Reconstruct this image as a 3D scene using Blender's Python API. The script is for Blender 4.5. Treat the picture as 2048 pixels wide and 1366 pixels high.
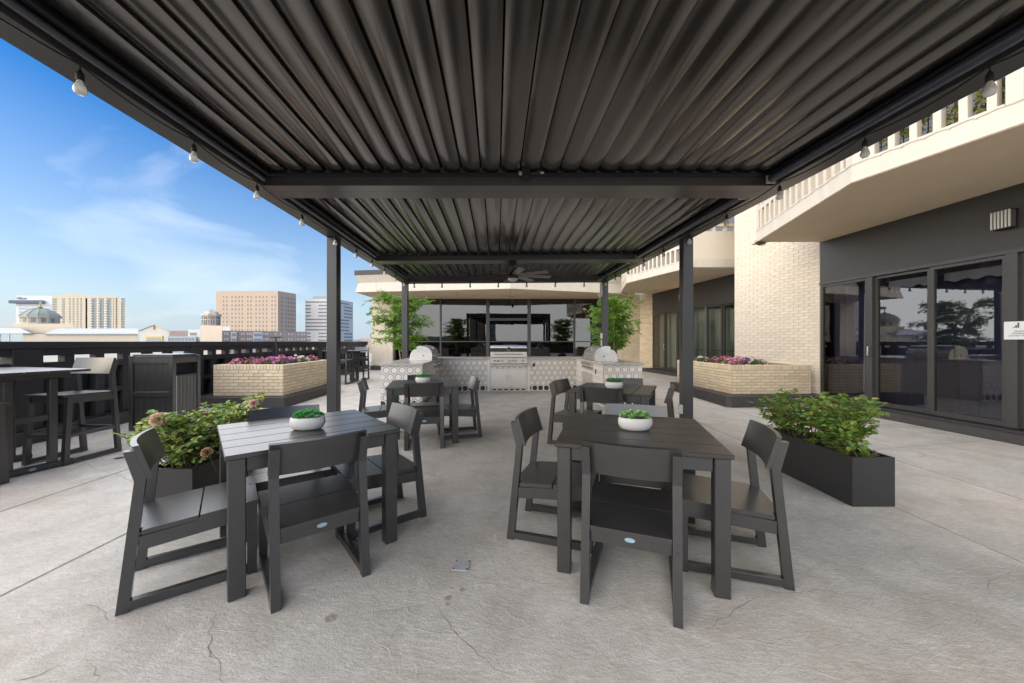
import bpy, bmesh, math, random
from mathutils import Vector, Matrix, Euler
RND = random.Random(11)
rad = math.radians
S = bpy.context.scene
for o in list(bpy.data.objects):
    bpy.data.objects.remove(o)
COL = S.collection

# ------------------------------------------------------------------ camera, sky, sun, exposure
EYE = 1.311
cam_d = bpy.data.cameras.new('camera')
cam_d.sensor_width = 36.0
cam_d.lens = 736.0 / 2048.0 * 36.0
cam_d.clip_start = 0.05
cam_d.clip_end = 6000
cam = bpy.data.objects.new('camera', cam_d)
COL.objects.link(cam)
cam.location = (0, 0, EYE)
cam.rotation_euler = (rad(90), 0, 0)
S.camera = cam

SUN_EL, SUN_AZ = rad(17), rad(244)      # azimuth clockwise from +Y: broad veiled light from the left, a little behind
W = bpy.data.worlds.new('World')
S.world = W
W.use_nodes = True
nt = W.node_tree
nt.nodes.clear()
out = nt.nodes.new('ShaderNodeOutputWorld')
bg = nt.nodes.new('ShaderNodeBackground')
sky = nt.nodes.new('ShaderNodeTexSky')
sky.sky_type = 'NISHITA'
sky.sun_disc = False
sky.sun_elevation = SUN_EL
sky.sun_rotation = SUN_AZ
sky.air_density = 1.0
sky.dust_density = 1.6
sky.ozone_density = 2.2
sky.altitude = 50
geo = nt.nodes.new('ShaderNodeTexCoord')
# thin wind-drawn clouds over the whole dome
mp = nt.nodes.new('ShaderNodeMapping')
mp.inputs['Rotation'].default_value = (0.0, rad(-24), rad(25))
mp.inputs['Scale'].default_value = (1.0, 1.5, 3.2)
n1 = nt.nodes.new('ShaderNodeTexNoise')
n1.inputs['Scale'].default_value = 2.3
n1.inputs['Detail'].default_value = 7
n1.inputs['Roughness'].default_value = 0.52
n1.inputs['Distortion'].default_value = 0.55
cr = nt.nodes.new('ShaderNodeValToRGB')
cr.color_ramp.elements[0].position = 0.52
cr.color_ramp.elements[0].color = (0, 0, 0, 1)
cr.color_ramp.elements[1].position = 0.78
cr.color_ramp.elements[1].color = (1, 1, 1, 1)
sep = nt.nodes.new('ShaderNodeSeparateXYZ')
hz = nt.nodes.new('ShaderNodeMapRange')     # pale haze towards the horizon, all the way round
hz.inputs['From Min'].default_value = 0.0
hz.inputs['From Max'].default_value = 0.43
hz.inputs['To Min'].default_value = 0.80
hz.inputs['To Max'].default_value = 0.0
mixd = nt.nodes.new('ShaderNodeMix'); mixd.data_type = 'RGBA'
mixd.inputs['B'].default_value = (4.3, 4.7, 5.2, 1)
mul = nt.nodes.new('ShaderNodeMath'); mul.operation = 'MULTIPLY'; mul.inputs[1].default_value = 0.48
mixc = nt.nodes.new('ShaderNodeMix'); mixc.data_type = 'RGBA'
mixc.inputs['B'].default_value = (2.50, 3.10, 3.90, 1)
hue = nt.nodes.new('ShaderNodeHueSaturation')
hue.inputs['Saturation'].default_value = 1.58
hue.inputs['Hue'].default_value = 0.512
hue.inputs['Value'].default_value = 0.92
L = nt.links.new
L(geo.outputs['Generated'], mp.inputs['Vector'])
L(mp.outputs['Vector'], n1.inputs['Vector'])
L(n1.outputs['Fac'], cr.inputs['Fac'])
L(cr.outputs['Color'], mul.inputs[0])
L(geo.outputs['Generated'], sep.inputs['Vector'])
L(sep.outputs['Z'], hz.inputs['Value'])
L(sky.outputs['Color'], hue.inputs['Color'])
L(hue.outputs['Color'], mixc.inputs['A'])
L(hz.outputs['Result'], mixc.inputs['Factor'])
L(mixc.outputs['Result'], mixd.inputs['A'])
L(mul.outputs[0], mixd.inputs['Factor'])
L(mixd.outputs['Result'], bg.inputs['Color'])
bg.inputs['Strength'].default_value = 0.05
L(bg.outputs['Background'], out.inputs['Surface'])

sun_d = bpy.data.lights.new('sun', 'SUN')
sun_d.energy = 1.5
sun_d.angle = rad(172)
sun_d.color = (1.0, 0.945, 0.875)
sun = bpy.data.objects.new('sun', sun_d)
COL.objects.link(sun)
sdir = Vector((math.sin(SUN_AZ) * math.cos(SUN_EL), math.cos(SUN_AZ) * math.cos(SUN_EL), math.sin(SUN_EL)))
sun.rotation_euler = sdir.to_track_quat('Z', 'Y').to_euler()
sun.location = (-20, -20, 40)

S.view_settings.view_transform = 'Standard'
S.view_settings.look = 'None'
S.view_settings.gamma = 1
S.view_settings.use_curve_mapping = False
S.view_settings.exposure = 2.36
S.render.engine = 'CYCLES'
S.cycles.max_bounces = 8
S.cycles.diffuse_bounces = 4
S.cycles.glossy_bounces = 4
S.cycles.transparent_max_bounces = 12
S.cycles.transmission_bounces = 6
S.cycles.caustics_reflective = False
S.cycles.caustics_refractive = False
S.cycles.use_denoising = True

# ------------------------------------------------------------------ helpers
class MB:
    def __init__(s):
        s.v, s.f, s.m = [], [], []
    def poly(s, pts, mi=0):
        b = len(s.v)
        s.v += [tuple(p) for p in pts]
        s.f.append(tuple(range(b, b + len(pts))))
        s.m.append(mi)
    def add(s, vs, fs, mi=0):
        b = len(s.v)
        s.v += [tuple(p) for p in vs]
        for f in fs:
            s.f.append(tuple(b + i for i in f))
            s.m.append(mi)
    def box(s, x0, x1, y0, y1, z0, z1, mi=0):
        s.add([(x0,y0,z0),(x1,y0,z0),(x1,y1,z0),(x0,y1,z0),(x0,y0,z1),(x1,y0,z1),(x1,y1,z1),(x0,y1,z1)],
              [(0,3,2,1),(4,5,6,7),(0,1,5,4),(1,2,6,5),(2,3,7,6),(3,0,4,7)], mi)
        return s
    def cbox(s, x0, x1, y0, y1, z0, z1, b=0.004, mi=0):
        vs, idx = [], {}
        X, Y, Z = (x0, x1), (y0, y1), (z0, z1)
        for i in (0, 1):
            for j in (0, 1):
                for k in (0, 1):
                    sx, sy, sz = (b if i == 0 else -b), (b if j == 0 else -b), (b if k == 0 else -b)
                    for a in range(3):
                        p = [X[i] + sx, Y[j] + sy, Z[k] + sz]
                        p[a] = (X[i], Y[j], Z[k])[a]
                        idx[(i, j, k, a)] = len(vs)
                        vs.append(tuple(p))
        fs = []
        for a in range(3):
            o1, o2 = (a + 1) % 3, (a + 2) % 3
            for sd in (0, 1):
                q = []
                for (u, w) in ((0, 0), (1, 0), (1, 1), (0, 1)):
                    c = [0, 0, 0]; c[a] = sd; c[o1] = u; c[o2] = w
                    q.append(idx[(c[0], c[1], c[2], a)])
                fs.append(tuple(q if sd else q[::-1]))
        for a in range(3):
            o1, o2 = (a + 1) % 3, (a + 2) % 3
            for u in (0, 1):
                for w in (0, 1):
                    c0 = [0, 0, 0]; c0[o1] = u; c0[o2] = w
                    c1 = list(c0); c1[a] = 1
                    fs.append((idx[(*c0, o1)], idx[(*c1, o1)], idx[(*c1, o2)], idx[(*c0, o2)]))
        for i in (0, 1):
            for j in (0, 1):
                for k in (0, 1):
                    fs.append((idx[(i, j, k, 0)], idx[(i, j, k, 1)], idx[(i, j, k, 2)]))
        s.add(vs, fs, mi)
        return s
    def prism(s, poly, a0, a1, axis='z', mi=0):
        n = len(poly)
        def P(p, a):
            return {'z': (p[0], p[1], a), 'x': (a, p[0], p[1]), 'y': (p[0], a, p[1])}[axis]
        s.add([P(p, a0) for p in poly] + [P(p, a1) for p in poly],
              [tuple(range(n))[::-1], tuple(range(n, 2 * n))] + [(i, (i + 1) % n, n + (i + 1) % n, n + i) for i in range(n)], mi)
        return s
    def bar(s, p, q, w, h, mi=0, up=(0, 0, 1)):
        p, q = Vector(p), Vector(q)
        d = (q - p).normalized(); u = Vector(up)
        if abs(d.dot(u)) > 0.98: u = Vector((0, 1, 0))
        sd = d.cross(u).normalized() * (w / 2); u2 = sd.cross(d).normalized() * (h / 2)
        c = [p - sd - u2, p + sd - u2, p + sd + u2, p - sd + u2]
        e = [a + (q - p) for a in c]
        s.add(c + e, [(0,1,2,3),(7,6,5,4),(0,4,5,1),(1,5,6,2),(2,6,7,3),(3,7,4,0)], mi)
        return s
    def tube(s, pts, r, n=8, mi=0, caps=True):
        pts = [Vector(p) for p in pts]
        rs = r if isinstance(r, (list, tuple)) else [r] * len(pts)
        rings, prev = [], None
        for i, p in enumerate(pts):
            d = (pts[min(i + 1, len(pts) - 1)] - pts[max(i - 1, 0)]).normalized()
            if prev is None:
                a = Vector((0, 0, 1)) if abs(d.z) < 0.9 else Vector((1, 0, 0))
                u = d.cross(a).normalized()
            else:
                u = (prev - d * prev.dot(d)).normalized()
            prev = u
            w = d.cross(u)
            rings.append([p + (u * math.cos(2 * math.pi * k / n) + w * math.sin(2 * math.pi * k / n)) * rs[i] for k in range(n)])
        vs = [v for rg in rings for v in rg]
        fs = []
        for i in range(len(rings) - 1):
            for k in range(n):
                a, b = i * n + k, i * n + (k + 1) % n
                fs.append((a, b, b + n, a + n))
        if caps:
            fs.append(tuple(range(n))[::-1]); fs.append(tuple(range(len(vs) - n, len(vs))))
        s.add(vs, fs, mi)
        return s
    def lathe(s, prof, n=20, c=(0, 0, 0), sx=1, sy=1, mi=0):
        vs, fs = [], []
        for (r, z) in prof:
            for k in range(n):
                a = 2 * math.pi * k / n
                vs.append((c[0] + r * math.cos(a) * sx, c[1] + r * math.sin(a) * sy, c[2] + z))
        for i in range(len(prof) - 1):
            for k in range(n):
                a, b = i * n + k, i * n + (k + 1) % n
                fs.append((a, b, b + n, a + n))
        fs.append(tuple(range(n))[::-1]); fs.append(tuple(range(len(vs) - n, len(vs))))
        s.add(vs, fs, mi)
        return s
    def move(s, M):
        s.v = [tuple(M @ Vector(p)) for p in s.v]
        return s
    def mesh(s, name, mats, smooth=False, fix=True):
        me = bpy.data.meshes.new(name)
        me.from_pydata(s.v, [], s.f)
        mats = mats if isinstance(mats, (list, tuple)) else [mats]
        for m in mats: me.materials.append(m)
        if len(mats) > 1: me.polygons.foreach_set('material_index', s.m)
        if fix:
            b = bmesh.new(); b.from_mesh(me)
            bmesh.ops.recalc_face_normals(b, faces=b.faces)
            b.to_mesh(me); b.free()
        if smooth:
            me.polygons.foreach_set('use_smooth', [True] * len(me.polygons))
            me.set_sharp_from_angle(angle=rad(38))
        me.update()
        return me
    def obj(s, name, mats, parent=None, loc=None, rz=None, smooth=False, fix=True, kind=None):
        return put(name, s.mesh(name, mats, smooth, fix), parent, loc, rz, kind)

def put(name, data, parent=None, loc=None, rz=None, kind=None):
    o = bpy.data.objects.new(name, data)
    COL.objects.link(o)
    if parent is not None: o.parent = parent
    if loc is not None: o.location = loc
    if rz is not None: o.rotation_euler = (0, 0, rz)
    if kind: o['kind'] = kind
    return o

def tag(o, label=None, cat=None, group=None, kind=None):
    if label: o['label'] = label
    if cat: o['category'] = cat
    if group: o['group'] = group
    if kind: o['kind'] = kind
    return o

def thing(name, label, cat, loc=(0, 0, 0), rz=0, group=None):
    o = bpy.data.objects.new(name, None)
    o.empty_display_size = 0.1
    COL.objects.link(o)
    o.location = loc; o.rotation_euler = (0, 0, rz)
    return tag(o, label, cat, group)

KIDS = {}
def copy_tree(o, parent=None):
    c = o.copy(); COL.objects.link(c)
    if parent is not None: c.parent = parent
    for ch in list(o.children): copy_tree(ch, c)
    return c

def lerp(a, b, t): return a + (b - a) * t

# ------------------------------------------------------------------ materials
def newmat(name):
    m = bpy.data.materials.new(name); m.use_nodes = True
    n = m.node_tree; b = n.nodes['Principled BSDF']
    return m, n, b

def mat(name, col, rough=0.6, metal=0.0, var=0.0, scale=6.0, bump=0.0, bscale=60.0, spec=0.5, isl=0.0, stretch=None, coat=0.0, detail=5, ior=1.5):
    """plain procedural material: noise-varied colour, per-piece variation, fine relief"""
    m, n, b = newmat(name)
    b.inputs['Roughness'].default_value = rough
    b.inputs['Metallic'].default_value = metal
    b.inputs['Specular IOR Level'].default_value = spec
    b.inputs['IOR'].default_value = ior
    if coat: b.inputs['Coat Weight'].default_value = coat
    tc = n.nodes.new('ShaderNodeTexCoord')
    src = tc.outputs['Object']
    if stretch:
        mpn = n.nodes.new('ShaderNodeMapping'); mpn.inputs['Scale'].default_value = stretch
        n.links.new(src, mpn.inputs['Vector']); src = mpn.outputs['Vector']
    no = n.nodes.new('ShaderNodeTexNoise'); no.inputs['Scale'].default_value = scale; no.inputs['Detail'].default_value = detail
    n.links.new(src, no.inputs['Vector'])
    mr = n.nodes.new('ShaderNodeMapRange')
    mr.inputs['From Min'].default_value = 0.25; mr.inputs['From Max'].default_value = 0.75
    mr.inputs['To Min'].default_value = 1 - var; mr.inputs['To Max'].default_value = 1 + var
    n.links.new(no.outputs['Fac'], mr.inputs['Value'])
    val = mr.outputs['Result']
    if isl:
        gi = n.nodes.new('ShaderNodeNewGeometry'); oi = n.nodes.new('ShaderNodeObjectInfo')
        ad = n.nodes.new('ShaderNodeMath'); ad.operation = 'ADD'
        n.links.new(gi.outputs['Random Per Island'], ad.inputs[0]); n.links.new(oi.outputs['Random'], ad.inputs[1])
        fr = n.nodes.new('ShaderNodeMath'); fr.operation = 'FRACT'; n.links.new(ad.outputs[0], fr.inputs[0])
        m2 = n.nodes.new('ShaderNodeMapRange'); m2.inputs['To Min'].default_value = 1 - isl; m2.inputs['To Max'].default_value = 1 + isl
        n.links.new(fr.outputs[0], m2.inputs['Value'])
        mm = n.nodes.new('ShaderNodeMath'); mm.operation = 'MULTIPLY'
        n.links.new(val, mm.inputs[0]); n.links.new(m2.outputs['Result'], mm.inputs[1]); val = mm.outputs[0]
    vm = n.nodes.new('ShaderNodeVectorMath'); vm.operation = 'SCALE'
    vm.inputs[0].default_value = col[:3]
    n.links.new(val, vm.inputs['Scale'])
    n.links.new(vm.outputs['Vector'], b.inputs['Base Color'])
    if bump:
        nb = n.nodes.new('ShaderNodeTexNoise'); nb.inputs['Scale'].default_value = bscale; nb.inputs['Detail'].default_value = 4
        n.links.new(src, nb.inputs['Vector'])
        bp = n.nodes.new('ShaderNodeBump'); bp.inputs['Strength'].default_value = bump; bp.inputs['Distance'].default_value = 0.01
        n.links.new(nb.outputs['Fac'], bp.inputs['Height']); n.links.new(bp.outputs['Normal'], b.inputs['Normal'])
        rr = n.nodes.new('ShaderNodeMapRange'); rr.inputs['To Min'].default_value = max(0, rough - 0.08); rr.inputs['To Max'].default_value = min(1, rough + 0.08)
        n.links.new(nb.outputs['Fac'], rr.inputs['Value']); n.links.new(rr.outputs['Result'], b.inputs['Roughness'])
    return m

def leafmat(name, cols, rough=0.45, trans=0.25):
    m, n, b = newmat(name)
    gi = n.nodes.new('ShaderNodeNewGeometry')
    rp = n.nodes.new('ShaderNodeValToRGB'); e = rp.color_ramp.elements
    e[0].position = 0; e[0].color = (*cols[0], 1); e[1].position = 1; e[1].color = (*cols[-1], 1)
    for i, c in enumerate(cols[1:-1]):
        x = e.new((i + 1) / (len(cols) - 1)); x.color = (*c, 1)
    n.links.new(gi.outputs['Random Per Island'], rp.inputs['Fac'])
    n.links.new(rp.outputs['Color'], b.inputs['Base Color'])
    b.inputs['Roughness'].default_value = rough
    tr = n.nodes.new('ShaderNodeBsdfTranslucent'); n.links.new(rp.outputs['Color'], tr.inputs['Color'])
    ms = n.nodes.new('ShaderNodeMixShader'); ms.inputs['Fac'].default_value = trans
    o = n.nodes['Material Output']
    n.links.new(b.outputs['BSDF'], ms.inputs[1]); n.links.new(tr.outputs['BSDF'], ms.inputs[2]); n.links.new(ms.outputs['Shader'], o.inputs['Surface'])
    return m

def panemat(name, tint, refl, rough=0.01, rtint=(1, 1, 1)):
    """coated window glass: mirror-like reflection over a tinted see-through sheet"""
    m, n, b = newmat(name)
    n.nodes.remove(b)
    tr = n.nodes.new('ShaderNodeBsdfTransparent'); tr.inputs['Color'].default_value = (*tint, 1)
    gl = n.nodes.new('ShaderNodeBsdfGlossy'); gl.inputs['Roughness'].default_value = rough; gl.inputs['Color'].default_value = (*rtint, 1)
    lw = n.nodes.new('ShaderNodeFresnel'); lw.inputs['IOR'].default_value = 1.5
    mr = n.nodes.new('ShaderNodeMapRange'); mr.inputs['From Min'].default_value = 0.04; mr.inputs['From Max'].default_value = 1.0
    mr.inputs['To Min'].default_value = refl; mr.inputs['To Max'].default_value = 1.0
    nz = n.nodes.new('ShaderNodeTexNoise'); nz.inputs['Scale'].default_value = 1.1; nz.inputs['Detail'].default_value = 1
    tc = n.nodes.new('ShaderNodeTexCoord'); n.links.new(tc.outputs['Object'], nz.inputs['Vector'])
    bp = n.nodes.new('ShaderNodeBump'); bp.inputs['Strength'].default_value = 0.02; bp.inputs['Distance'].default_value = 0.05
    n.links.new(nz.outputs['Fac'], bp.inputs['Height']); n.links.new(bp.outputs['Normal'], gl.inputs['Normal'])
    n.links.new(lw.outputs['Fac'], mr.inputs['Value'])
    ms = n.nodes.new('ShaderNodeMixShader'); n.links.new(mr.outputs['Result'], ms.inputs['Fac'])
    n.links.new(tr.outputs['BSDF'], ms.inputs[1]); n.links.new(gl.outputs['BSDF'], ms.inputs[2])
    n.links.new(ms.outputs['Shader'], n.nodes['Material Output'].inputs['Surface'])
    return m

def concrete():
    m, n, b = newmat('stamped_concrete')
    tc = n.nodes.new('ShaderNodeTexCoord')
    P = tc.outputs['Object']
    def noise(sc, det=6, rg=0.55, dist=0.0, stretch=None):
        src = P
        if stretch:
            q = n.nodes.new('ShaderNodeMapping'); q.inputs['Scale'].default_value = stretch; q.inputs['Rotation'].default_value = (0, 0, rad(38))
            n.links.new(P, q.inputs['Vector']); src = q.outputs['Vector']
        x = n.nodes.new('ShaderNodeTexNoise'); x.inputs['Scale'].default_value = sc; x.inputs['Detail'].default_value = det
        x.inputs['Roughness'].default_value = rg; x.inputs['Distortion'].default_value = dist
        n.links.new(src, x.inputs['Vector']); return x.outputs['Fac']
    def ramp(f, a, b_, ca, cb):
        r = n.nodes.new('ShaderNodeValToRGB'); e = r.color_ramp.elements
        e[0].position = a; e[0].color = (*ca, 1); e[1].position = b_; e[1].color = (*cb, 1)
        n.links.new(f, r.inputs['Fac']); return r.outputs['Color']
    def mix(a, b_, f, mode='MIX'):
        x = n.nodes.new('ShaderNodeMix'); x.data_type = 'RGBA'; x.blend_type = mode
        n.links.new(a, x.inputs['A']); n.links.new(b_, x.inputs['B'])
        if isinstance(f, float): x.inputs['Factor'].default_value = f
        else: n.links.new(f, x.inputs['Factor'])
        return x.outputs['Result']
    c = ramp(noise(0.55, 4, 0.5, 0.4), 0.34, 0.66, (0.555, 0.552, 0.515), (0.62, 0.575, 0.515))
    c = mix(c, ramp(noise(3.2, 7, 0.62, 0.6), 0.30, 0.72, (0.80, 0.78, 0.75), (1.12, 1.12, 1.12)), 1.0, 'MULTIPLY')
    c = mix(c, ramp(noise(17, 6, 0.7, 0.3, (1, 2.6, 1)), 0.32, 0.7, (0.84, 0.82, 0.79), (1.09, 1.09, 1.10)), 1.0, 'MULTIPLY')
    c = mix(c, ramp(noise(120, 3, 0.7), 0.33, 0.6, (0.84, 0.83, 0.81), (1.05, 1.05, 1.05)), 1.0, 'MULTIPLY')
    c = mix(c, ramp(noise(1.15, 5, 0.6, 0.8), 0.60, 0.78, (1, 1, 1), (0.78, 0.72, 0.65)), 1.0, 'MULTIPLY')
    # pale stamped ridges
    rn = noise(0.9, 3, 0.5, 0.7, (1, 1.6, 1))
    ab = n.nodes.new('ShaderNodeMath'); ab.operation = 'SUBTRACT'; n.links.new(rn, ab.inputs[0]); ab.inputs[1].default_value = 0.5
    a2 = n.nodes.new('ShaderNodeMath'); a2.operation = 'ABSOLUTE'; n.links.new(ab.outputs[0], a2.inputs[0])
    rdg = ramp(a2.outputs[0], 0.0, 0.005, (1, 1, 1), (0, 0, 0))
    c = mix(c, ramp(a2.outputs[0], 0.0, 0.004, (1.07, 1.065, 1.05), (1, 1, 1)), 1.0, 'MULTIPLY')
    n.links.new(c, b.inputs['Base Color'])
    h1 = noise(4.5, 6, 0.62, 0.5, (1, 1.5, 1)); h2 = noise(34, 6, 0.72, 0.3, (1, 1.9, 1)); h3 = noise(140, 3, 0.6)
    def madd(a, k, base=None):
        x = n.nodes.new('ShaderNodeMath'); x.operation = 'MULTIPLY_ADD'
        n.links.new(a, x.inputs[0]); x.inputs[1].default_value = k
        if base is None: x.inputs[2].default_value = 0
        else: n.links.new(base, x.inputs[2])
        return x.outputs[0]
    h = madd(rdg, 0.10, madd(h3, 0.18, madd(h2, 0.5, madd(h1, 0.7))))
    bp = n.nodes.new('ShaderNodeBump'); bp.inputs['Strength'].default_value = 0.7; bp.inputs['Distance'].default_value = 0.014
    n.links.new(h, bp.inputs['Height']); n.links.new(bp.outputs['Normal'], b.inputs['Normal'])
    r = n.nodes.new('ShaderNodeMapRange'); r.inputs['From Min'].default_value = 0.3; r.inputs['From Max'].default_value = 0.7
    r.inputs['To Min'].default_value = 0.46; r.inputs['To Max'].default_value = 0.72
    n.links.new(noise(2.3, 5), r.inputs['Value']); n.links.new(r.outputs['Result'], b.inputs['Roughness'])
    b.inputs['Specular IOR Level'].default_value = 0.4
    return m

def granite(name, base, dark, sc=90):
    m, n, b = newmat(name)
    tc = n.nodes.new('ShaderNodeTexCoord')
    a = n.nodes.new('ShaderNodeTexNoise'); a.inputs['Scale'].default_value = sc; a.inputs['Detail'].default_value = 5; a.inputs['Roughness'].default_value = 0.75
    n.links.new(tc.outputs['Object'], a.inputs['Vector'])
    r = n.nodes.new('ShaderNodeValToRGB'); e = r.color_ramp.elements
    e[0].position = 0.36; e[0].color = (*dark, 1); e[1].position = 0.56; e[1].color = (*base, 1)
    n.links.new(a.outputs['Fac'], r.inputs['Fac']); n.links.new(r.outputs['Color'], b.inputs['Base Color'])
    b.inputs['Roughness'].default_value = 0.22
    return m

def emit(name, col, st):
    m, n, b = newmat(name)
    b.inputs['Base Color'].default_value = (*col, 1)
    b.inputs['Emission Color'].default_value = (*col, 1); b.inputs['Emission Strength'].default_value = st
    return m

M = {}
M['concrete'] = concrete()
M['joint'] = mat('joint_sealant', (0.37, 0.335, 0.275), 0.85, var=0.25, scale=9, bump=0.3)
M['crack'] = mat('crack_dirt', (0.24, 0.205, 0.165), 0.95, var=0.3, scale=30)
M['stain'] = mat('rust_stain', (0.36, 0.30, 0.245), 0.75, var=0.25, scale=40, bump=0.4, bscale=60)
M['lumber'] = mat('poly_lumber', (0.033, 0.0315, 0.0305), 0.31, var=0.14, scale=14, bump=0.08, bscale=230, ior=1.75)
M['lumber_b'] = mat('poly_lumber_brown', (0.042, 0.036, 0.032), 0.33, var=0.12, scale=14, bump=0.12, bscale=210, ior=1.55)
M['badge'] = mat('badge_blue', (0.30, 0.42, 0.50), 0.35, var=0.25, scale=300)
M['frame'] = mat('powder_coat', (0.040, 0.039, 0.041), 0.34, var=0.06, scale=3, bump=0.03, bscale=220)
M['louver'] = mat('louver_coat', (0.155, 0.143, 0.134), 0.19, metal=0.88, var=0.05, scale=1.2, spec=0.6)
M['tubeblk'] = mat('blue_lit_tube', (0.050, 0.055, 0.078), 0.20, spec=0.8)  # bluish base colour stands in for the light falling on the tube
M['beam'] = mat('lit_powder_coat', (0.125, 0.118, 0.112), 0.30, metal=0.6, var=0.05, scale=2)  # paler copy of the post coat, floor light on undersides put into it
M['parapet'] = mat('dark_paint', (0.040, 0.036, 0.034), 0.62, var=0.16, scale=5, bump=0.18, bscale=70)
M['plinth'] = mat('plinth_paint', (0.055, 0.050, 0.049), 0.6, var=0.12, scale=4, bump=0.15, bscale=60)
M['darkwall'] = mat('dark_stucco', (0.047, 0.044, 0.044), 0.55, var=0.08, scale=3, bump=0.10, bscale=120)
M['doorframe'] = mat('bronze_aluminium', (0.050, 0.048, 0.046), 0.38, var=0.06, scale=3)
M['silver'] = mat('bright_aluminium', (0.55, 0.56, 0.57), 0.3, metal=1.0)
M['brick'] = mat('buff_brick', (0.74, 0.61, 0.425), 0.78, var=0.09, scale=14, bump=0.35, bscale=60, isl=0.10)
M['brick_pale'] = mat('pale_brick', (0.69, 0.61, 0.495), 0.78, var=0.06, scale=12, bump=0.25, bscale=60, isl=0.05)
M['mortar'] = mat('brown_mortar', (0.33, 0.255, 0.17), 0.95, var=0.2, scale=20, bump=0.3)
M['mortar_pale'] = mat('pale_mortar', (0.60, 0.525, 0.42), 0.95, var=0.15, scale=20, bump=0.3)
M['white'] = mat('offwhite_paint', (0.57, 0.515, 0.435), 0.6, var=0.075, scale=3.0, bump=0.08, bscale=40, stretch=(2.5, 2.5, 0.5), detail=8)
M['stucco'] = mat('beige_stucco', (0.66, 0.575, 0.455), 0.75, var=0.05, scale=2, bump=0.14, bscale=130)
M['soffit'] = mat('soffit_paint', (0.72, 0.59, 0.42), 0.8, var=0.06, scale=1.3, bump=0.05, bscale=80)
M['tile_w'] = mat('tile_white', (0.80, 0.755, 0.725), 0.35, var=0.05, scale=9, isl=0.03)
M['tile_k'] = mat('tile_black', (0.035, 0.030, 0.029), 0.35, var=0.1, scale=9)
M['grout'] = mat('grout_white', (0.62, 0.585, 0.56), 0.85, var=0.1, scale=20)
M['granite'] = granite('granite_grey', (0.60, 0.57, 0.54), (0.22, 0.21, 0.20))
M['steel'] = mat('brushed_steel', (0.60, 0.585, 0.56), 0.30, metal=1.0, var=0.06, scale=5, bump=0.04, bscale=90, stretch=(1, 1, 30))
M['steel_d'] = mat('dull_steel', (0.66, 0.62, 0.58), 0.42, metal=0.85, var=0.06, scale=4, bump=0.04, bscale=60, stretch=(20, 1, 1))
M['black'] = mat('black_plastic', (0.018, 0.018, 0.019), 0.4)
M['red'] = mat('red_print', (0.35, 0.03, 0.03), 0.5)
M['pot'] = mat('white_ceramic', (0.60, 0.585, 0.57), 0.55, var=0.03, scale=8)
M['soil'] = mat('soil', (0.045, 0.032, 0.022), 0.95, var=0.4, scale=30, bump=0.8, bscale=60)
M['planterblk'] = mat('planter_metal', (0.030, 0.028, 0.028), 0.42, var=0.12, scale=4, bump=0.05, bscale=120)
M['succ'] = leafmat('succulent_leaf', [(0.16, 0.38, 0.11), (0.26, 0.52, 0.16), (0.42, 0.66, 0.26), (0.55, 0.75, 0.38)], 0.5, 0.15)
M['succ_teal'] = leafmat('succulent_leaf_teal', [(0.07, 0.26, 0.09), (0.15, 0.42, 0.24), (0.26, 0.44, 0.09)], 0.5, 0.15)
M['succ_g'] = leafmat('succulent_leaf_green', [(0.03, 0.34, 0.06), (0.08, 0.48, 0.10), (0.26, 0.56, 0.20), (0.16, 0.40, 0.20)], 0.5, 0.15)
M['rose_l'] = leafmat('rose_leaf_lit', [(0.08, 0.19, 0.03), (0.17, 0.30, 0.05), (0.31, 0.43, 0.10), (0.23, 0.34, 0.10), (0.54, 0.53, 0.09), (0.46, 0.56, 0.26)], 0.35, 0.22)  # brighter copy of the rose leaf, light on the bush put into its greens
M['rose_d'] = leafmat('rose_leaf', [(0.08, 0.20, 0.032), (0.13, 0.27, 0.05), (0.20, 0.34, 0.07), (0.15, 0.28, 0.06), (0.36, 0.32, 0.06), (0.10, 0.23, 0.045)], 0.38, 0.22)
M['lime'] = leafmat('lime_leaf', [(0.14, 0.24, 0.03), (0.22, 0.34, 0.04), (0.30, 0.38, 0.06)], 0.5, 0.3)
M['tree_l'] = leafmat('tree_leaf', [(0.08, 0.20, 0.022), (0.16, 0.31, 0.035), (0.28, 0.44, 0.06), (0.19, 0.35, 0.04)], 0.45, 0.38)
M['ivy'] = leafmat('ivy_leaf', [(0.06, 0.09, 0.02), (0.16, 0.19, 0.05), (0.30, 0.30, 0.11), (0.10, 0.13, 0.03)], 0.5, 0.2)
M['pet_l'] = leafmat('petunia_leaf', [(0.06, 0.13, 0.02), (0.13, 0.24, 0.03), (0.22, 0.32, 0.05)], 0.55, 0.25)
M['pet_m'] = leafmat('petunia_magenta', [(0.42, 0.05, 0.18), (0.55, 0.13, 0.29), (0.62, 0.25, 0.34)], 0.5, 0.25)
M['pet_p'] = leafmat('petunia_purple', [(0.14, 0.03, 0.24), (0.24, 0.06, 0.34), (0.42, 0.14, 0.40)], 0.5, 0.25)
M['pet_k'] = leafmat('petunia_pink', [(0.62, 0.20, 0.36), (0.70, 0.33, 0.42), (0.64, 0.25, 0.25)], 0.5, 0.25)
M['pet_w'] = leafmat('petunia_white', [(0.74, 0.62, 0.66), (0.80, 0.78, 0.70)], 0.5, 0.25)
M['rose_f'] = leafmat('rose_petal', [(0.85, 0.55, 0.48), (0.88, 0.68, 0.61), (0.86, 0.60, 0.54)], 0.5, 0.3)
M['rose_fade'] = leafmat('faded_petal', [(0.55, 0.36, 0.22), (0.66, 0.48, 0.33), (0.40, 0.22, 0.12)], 0.6, 0.3)
M['stem'] = mat('cane', (0.10, 0.075, 0.035), 0.7, var=0.2, scale=30)
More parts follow.
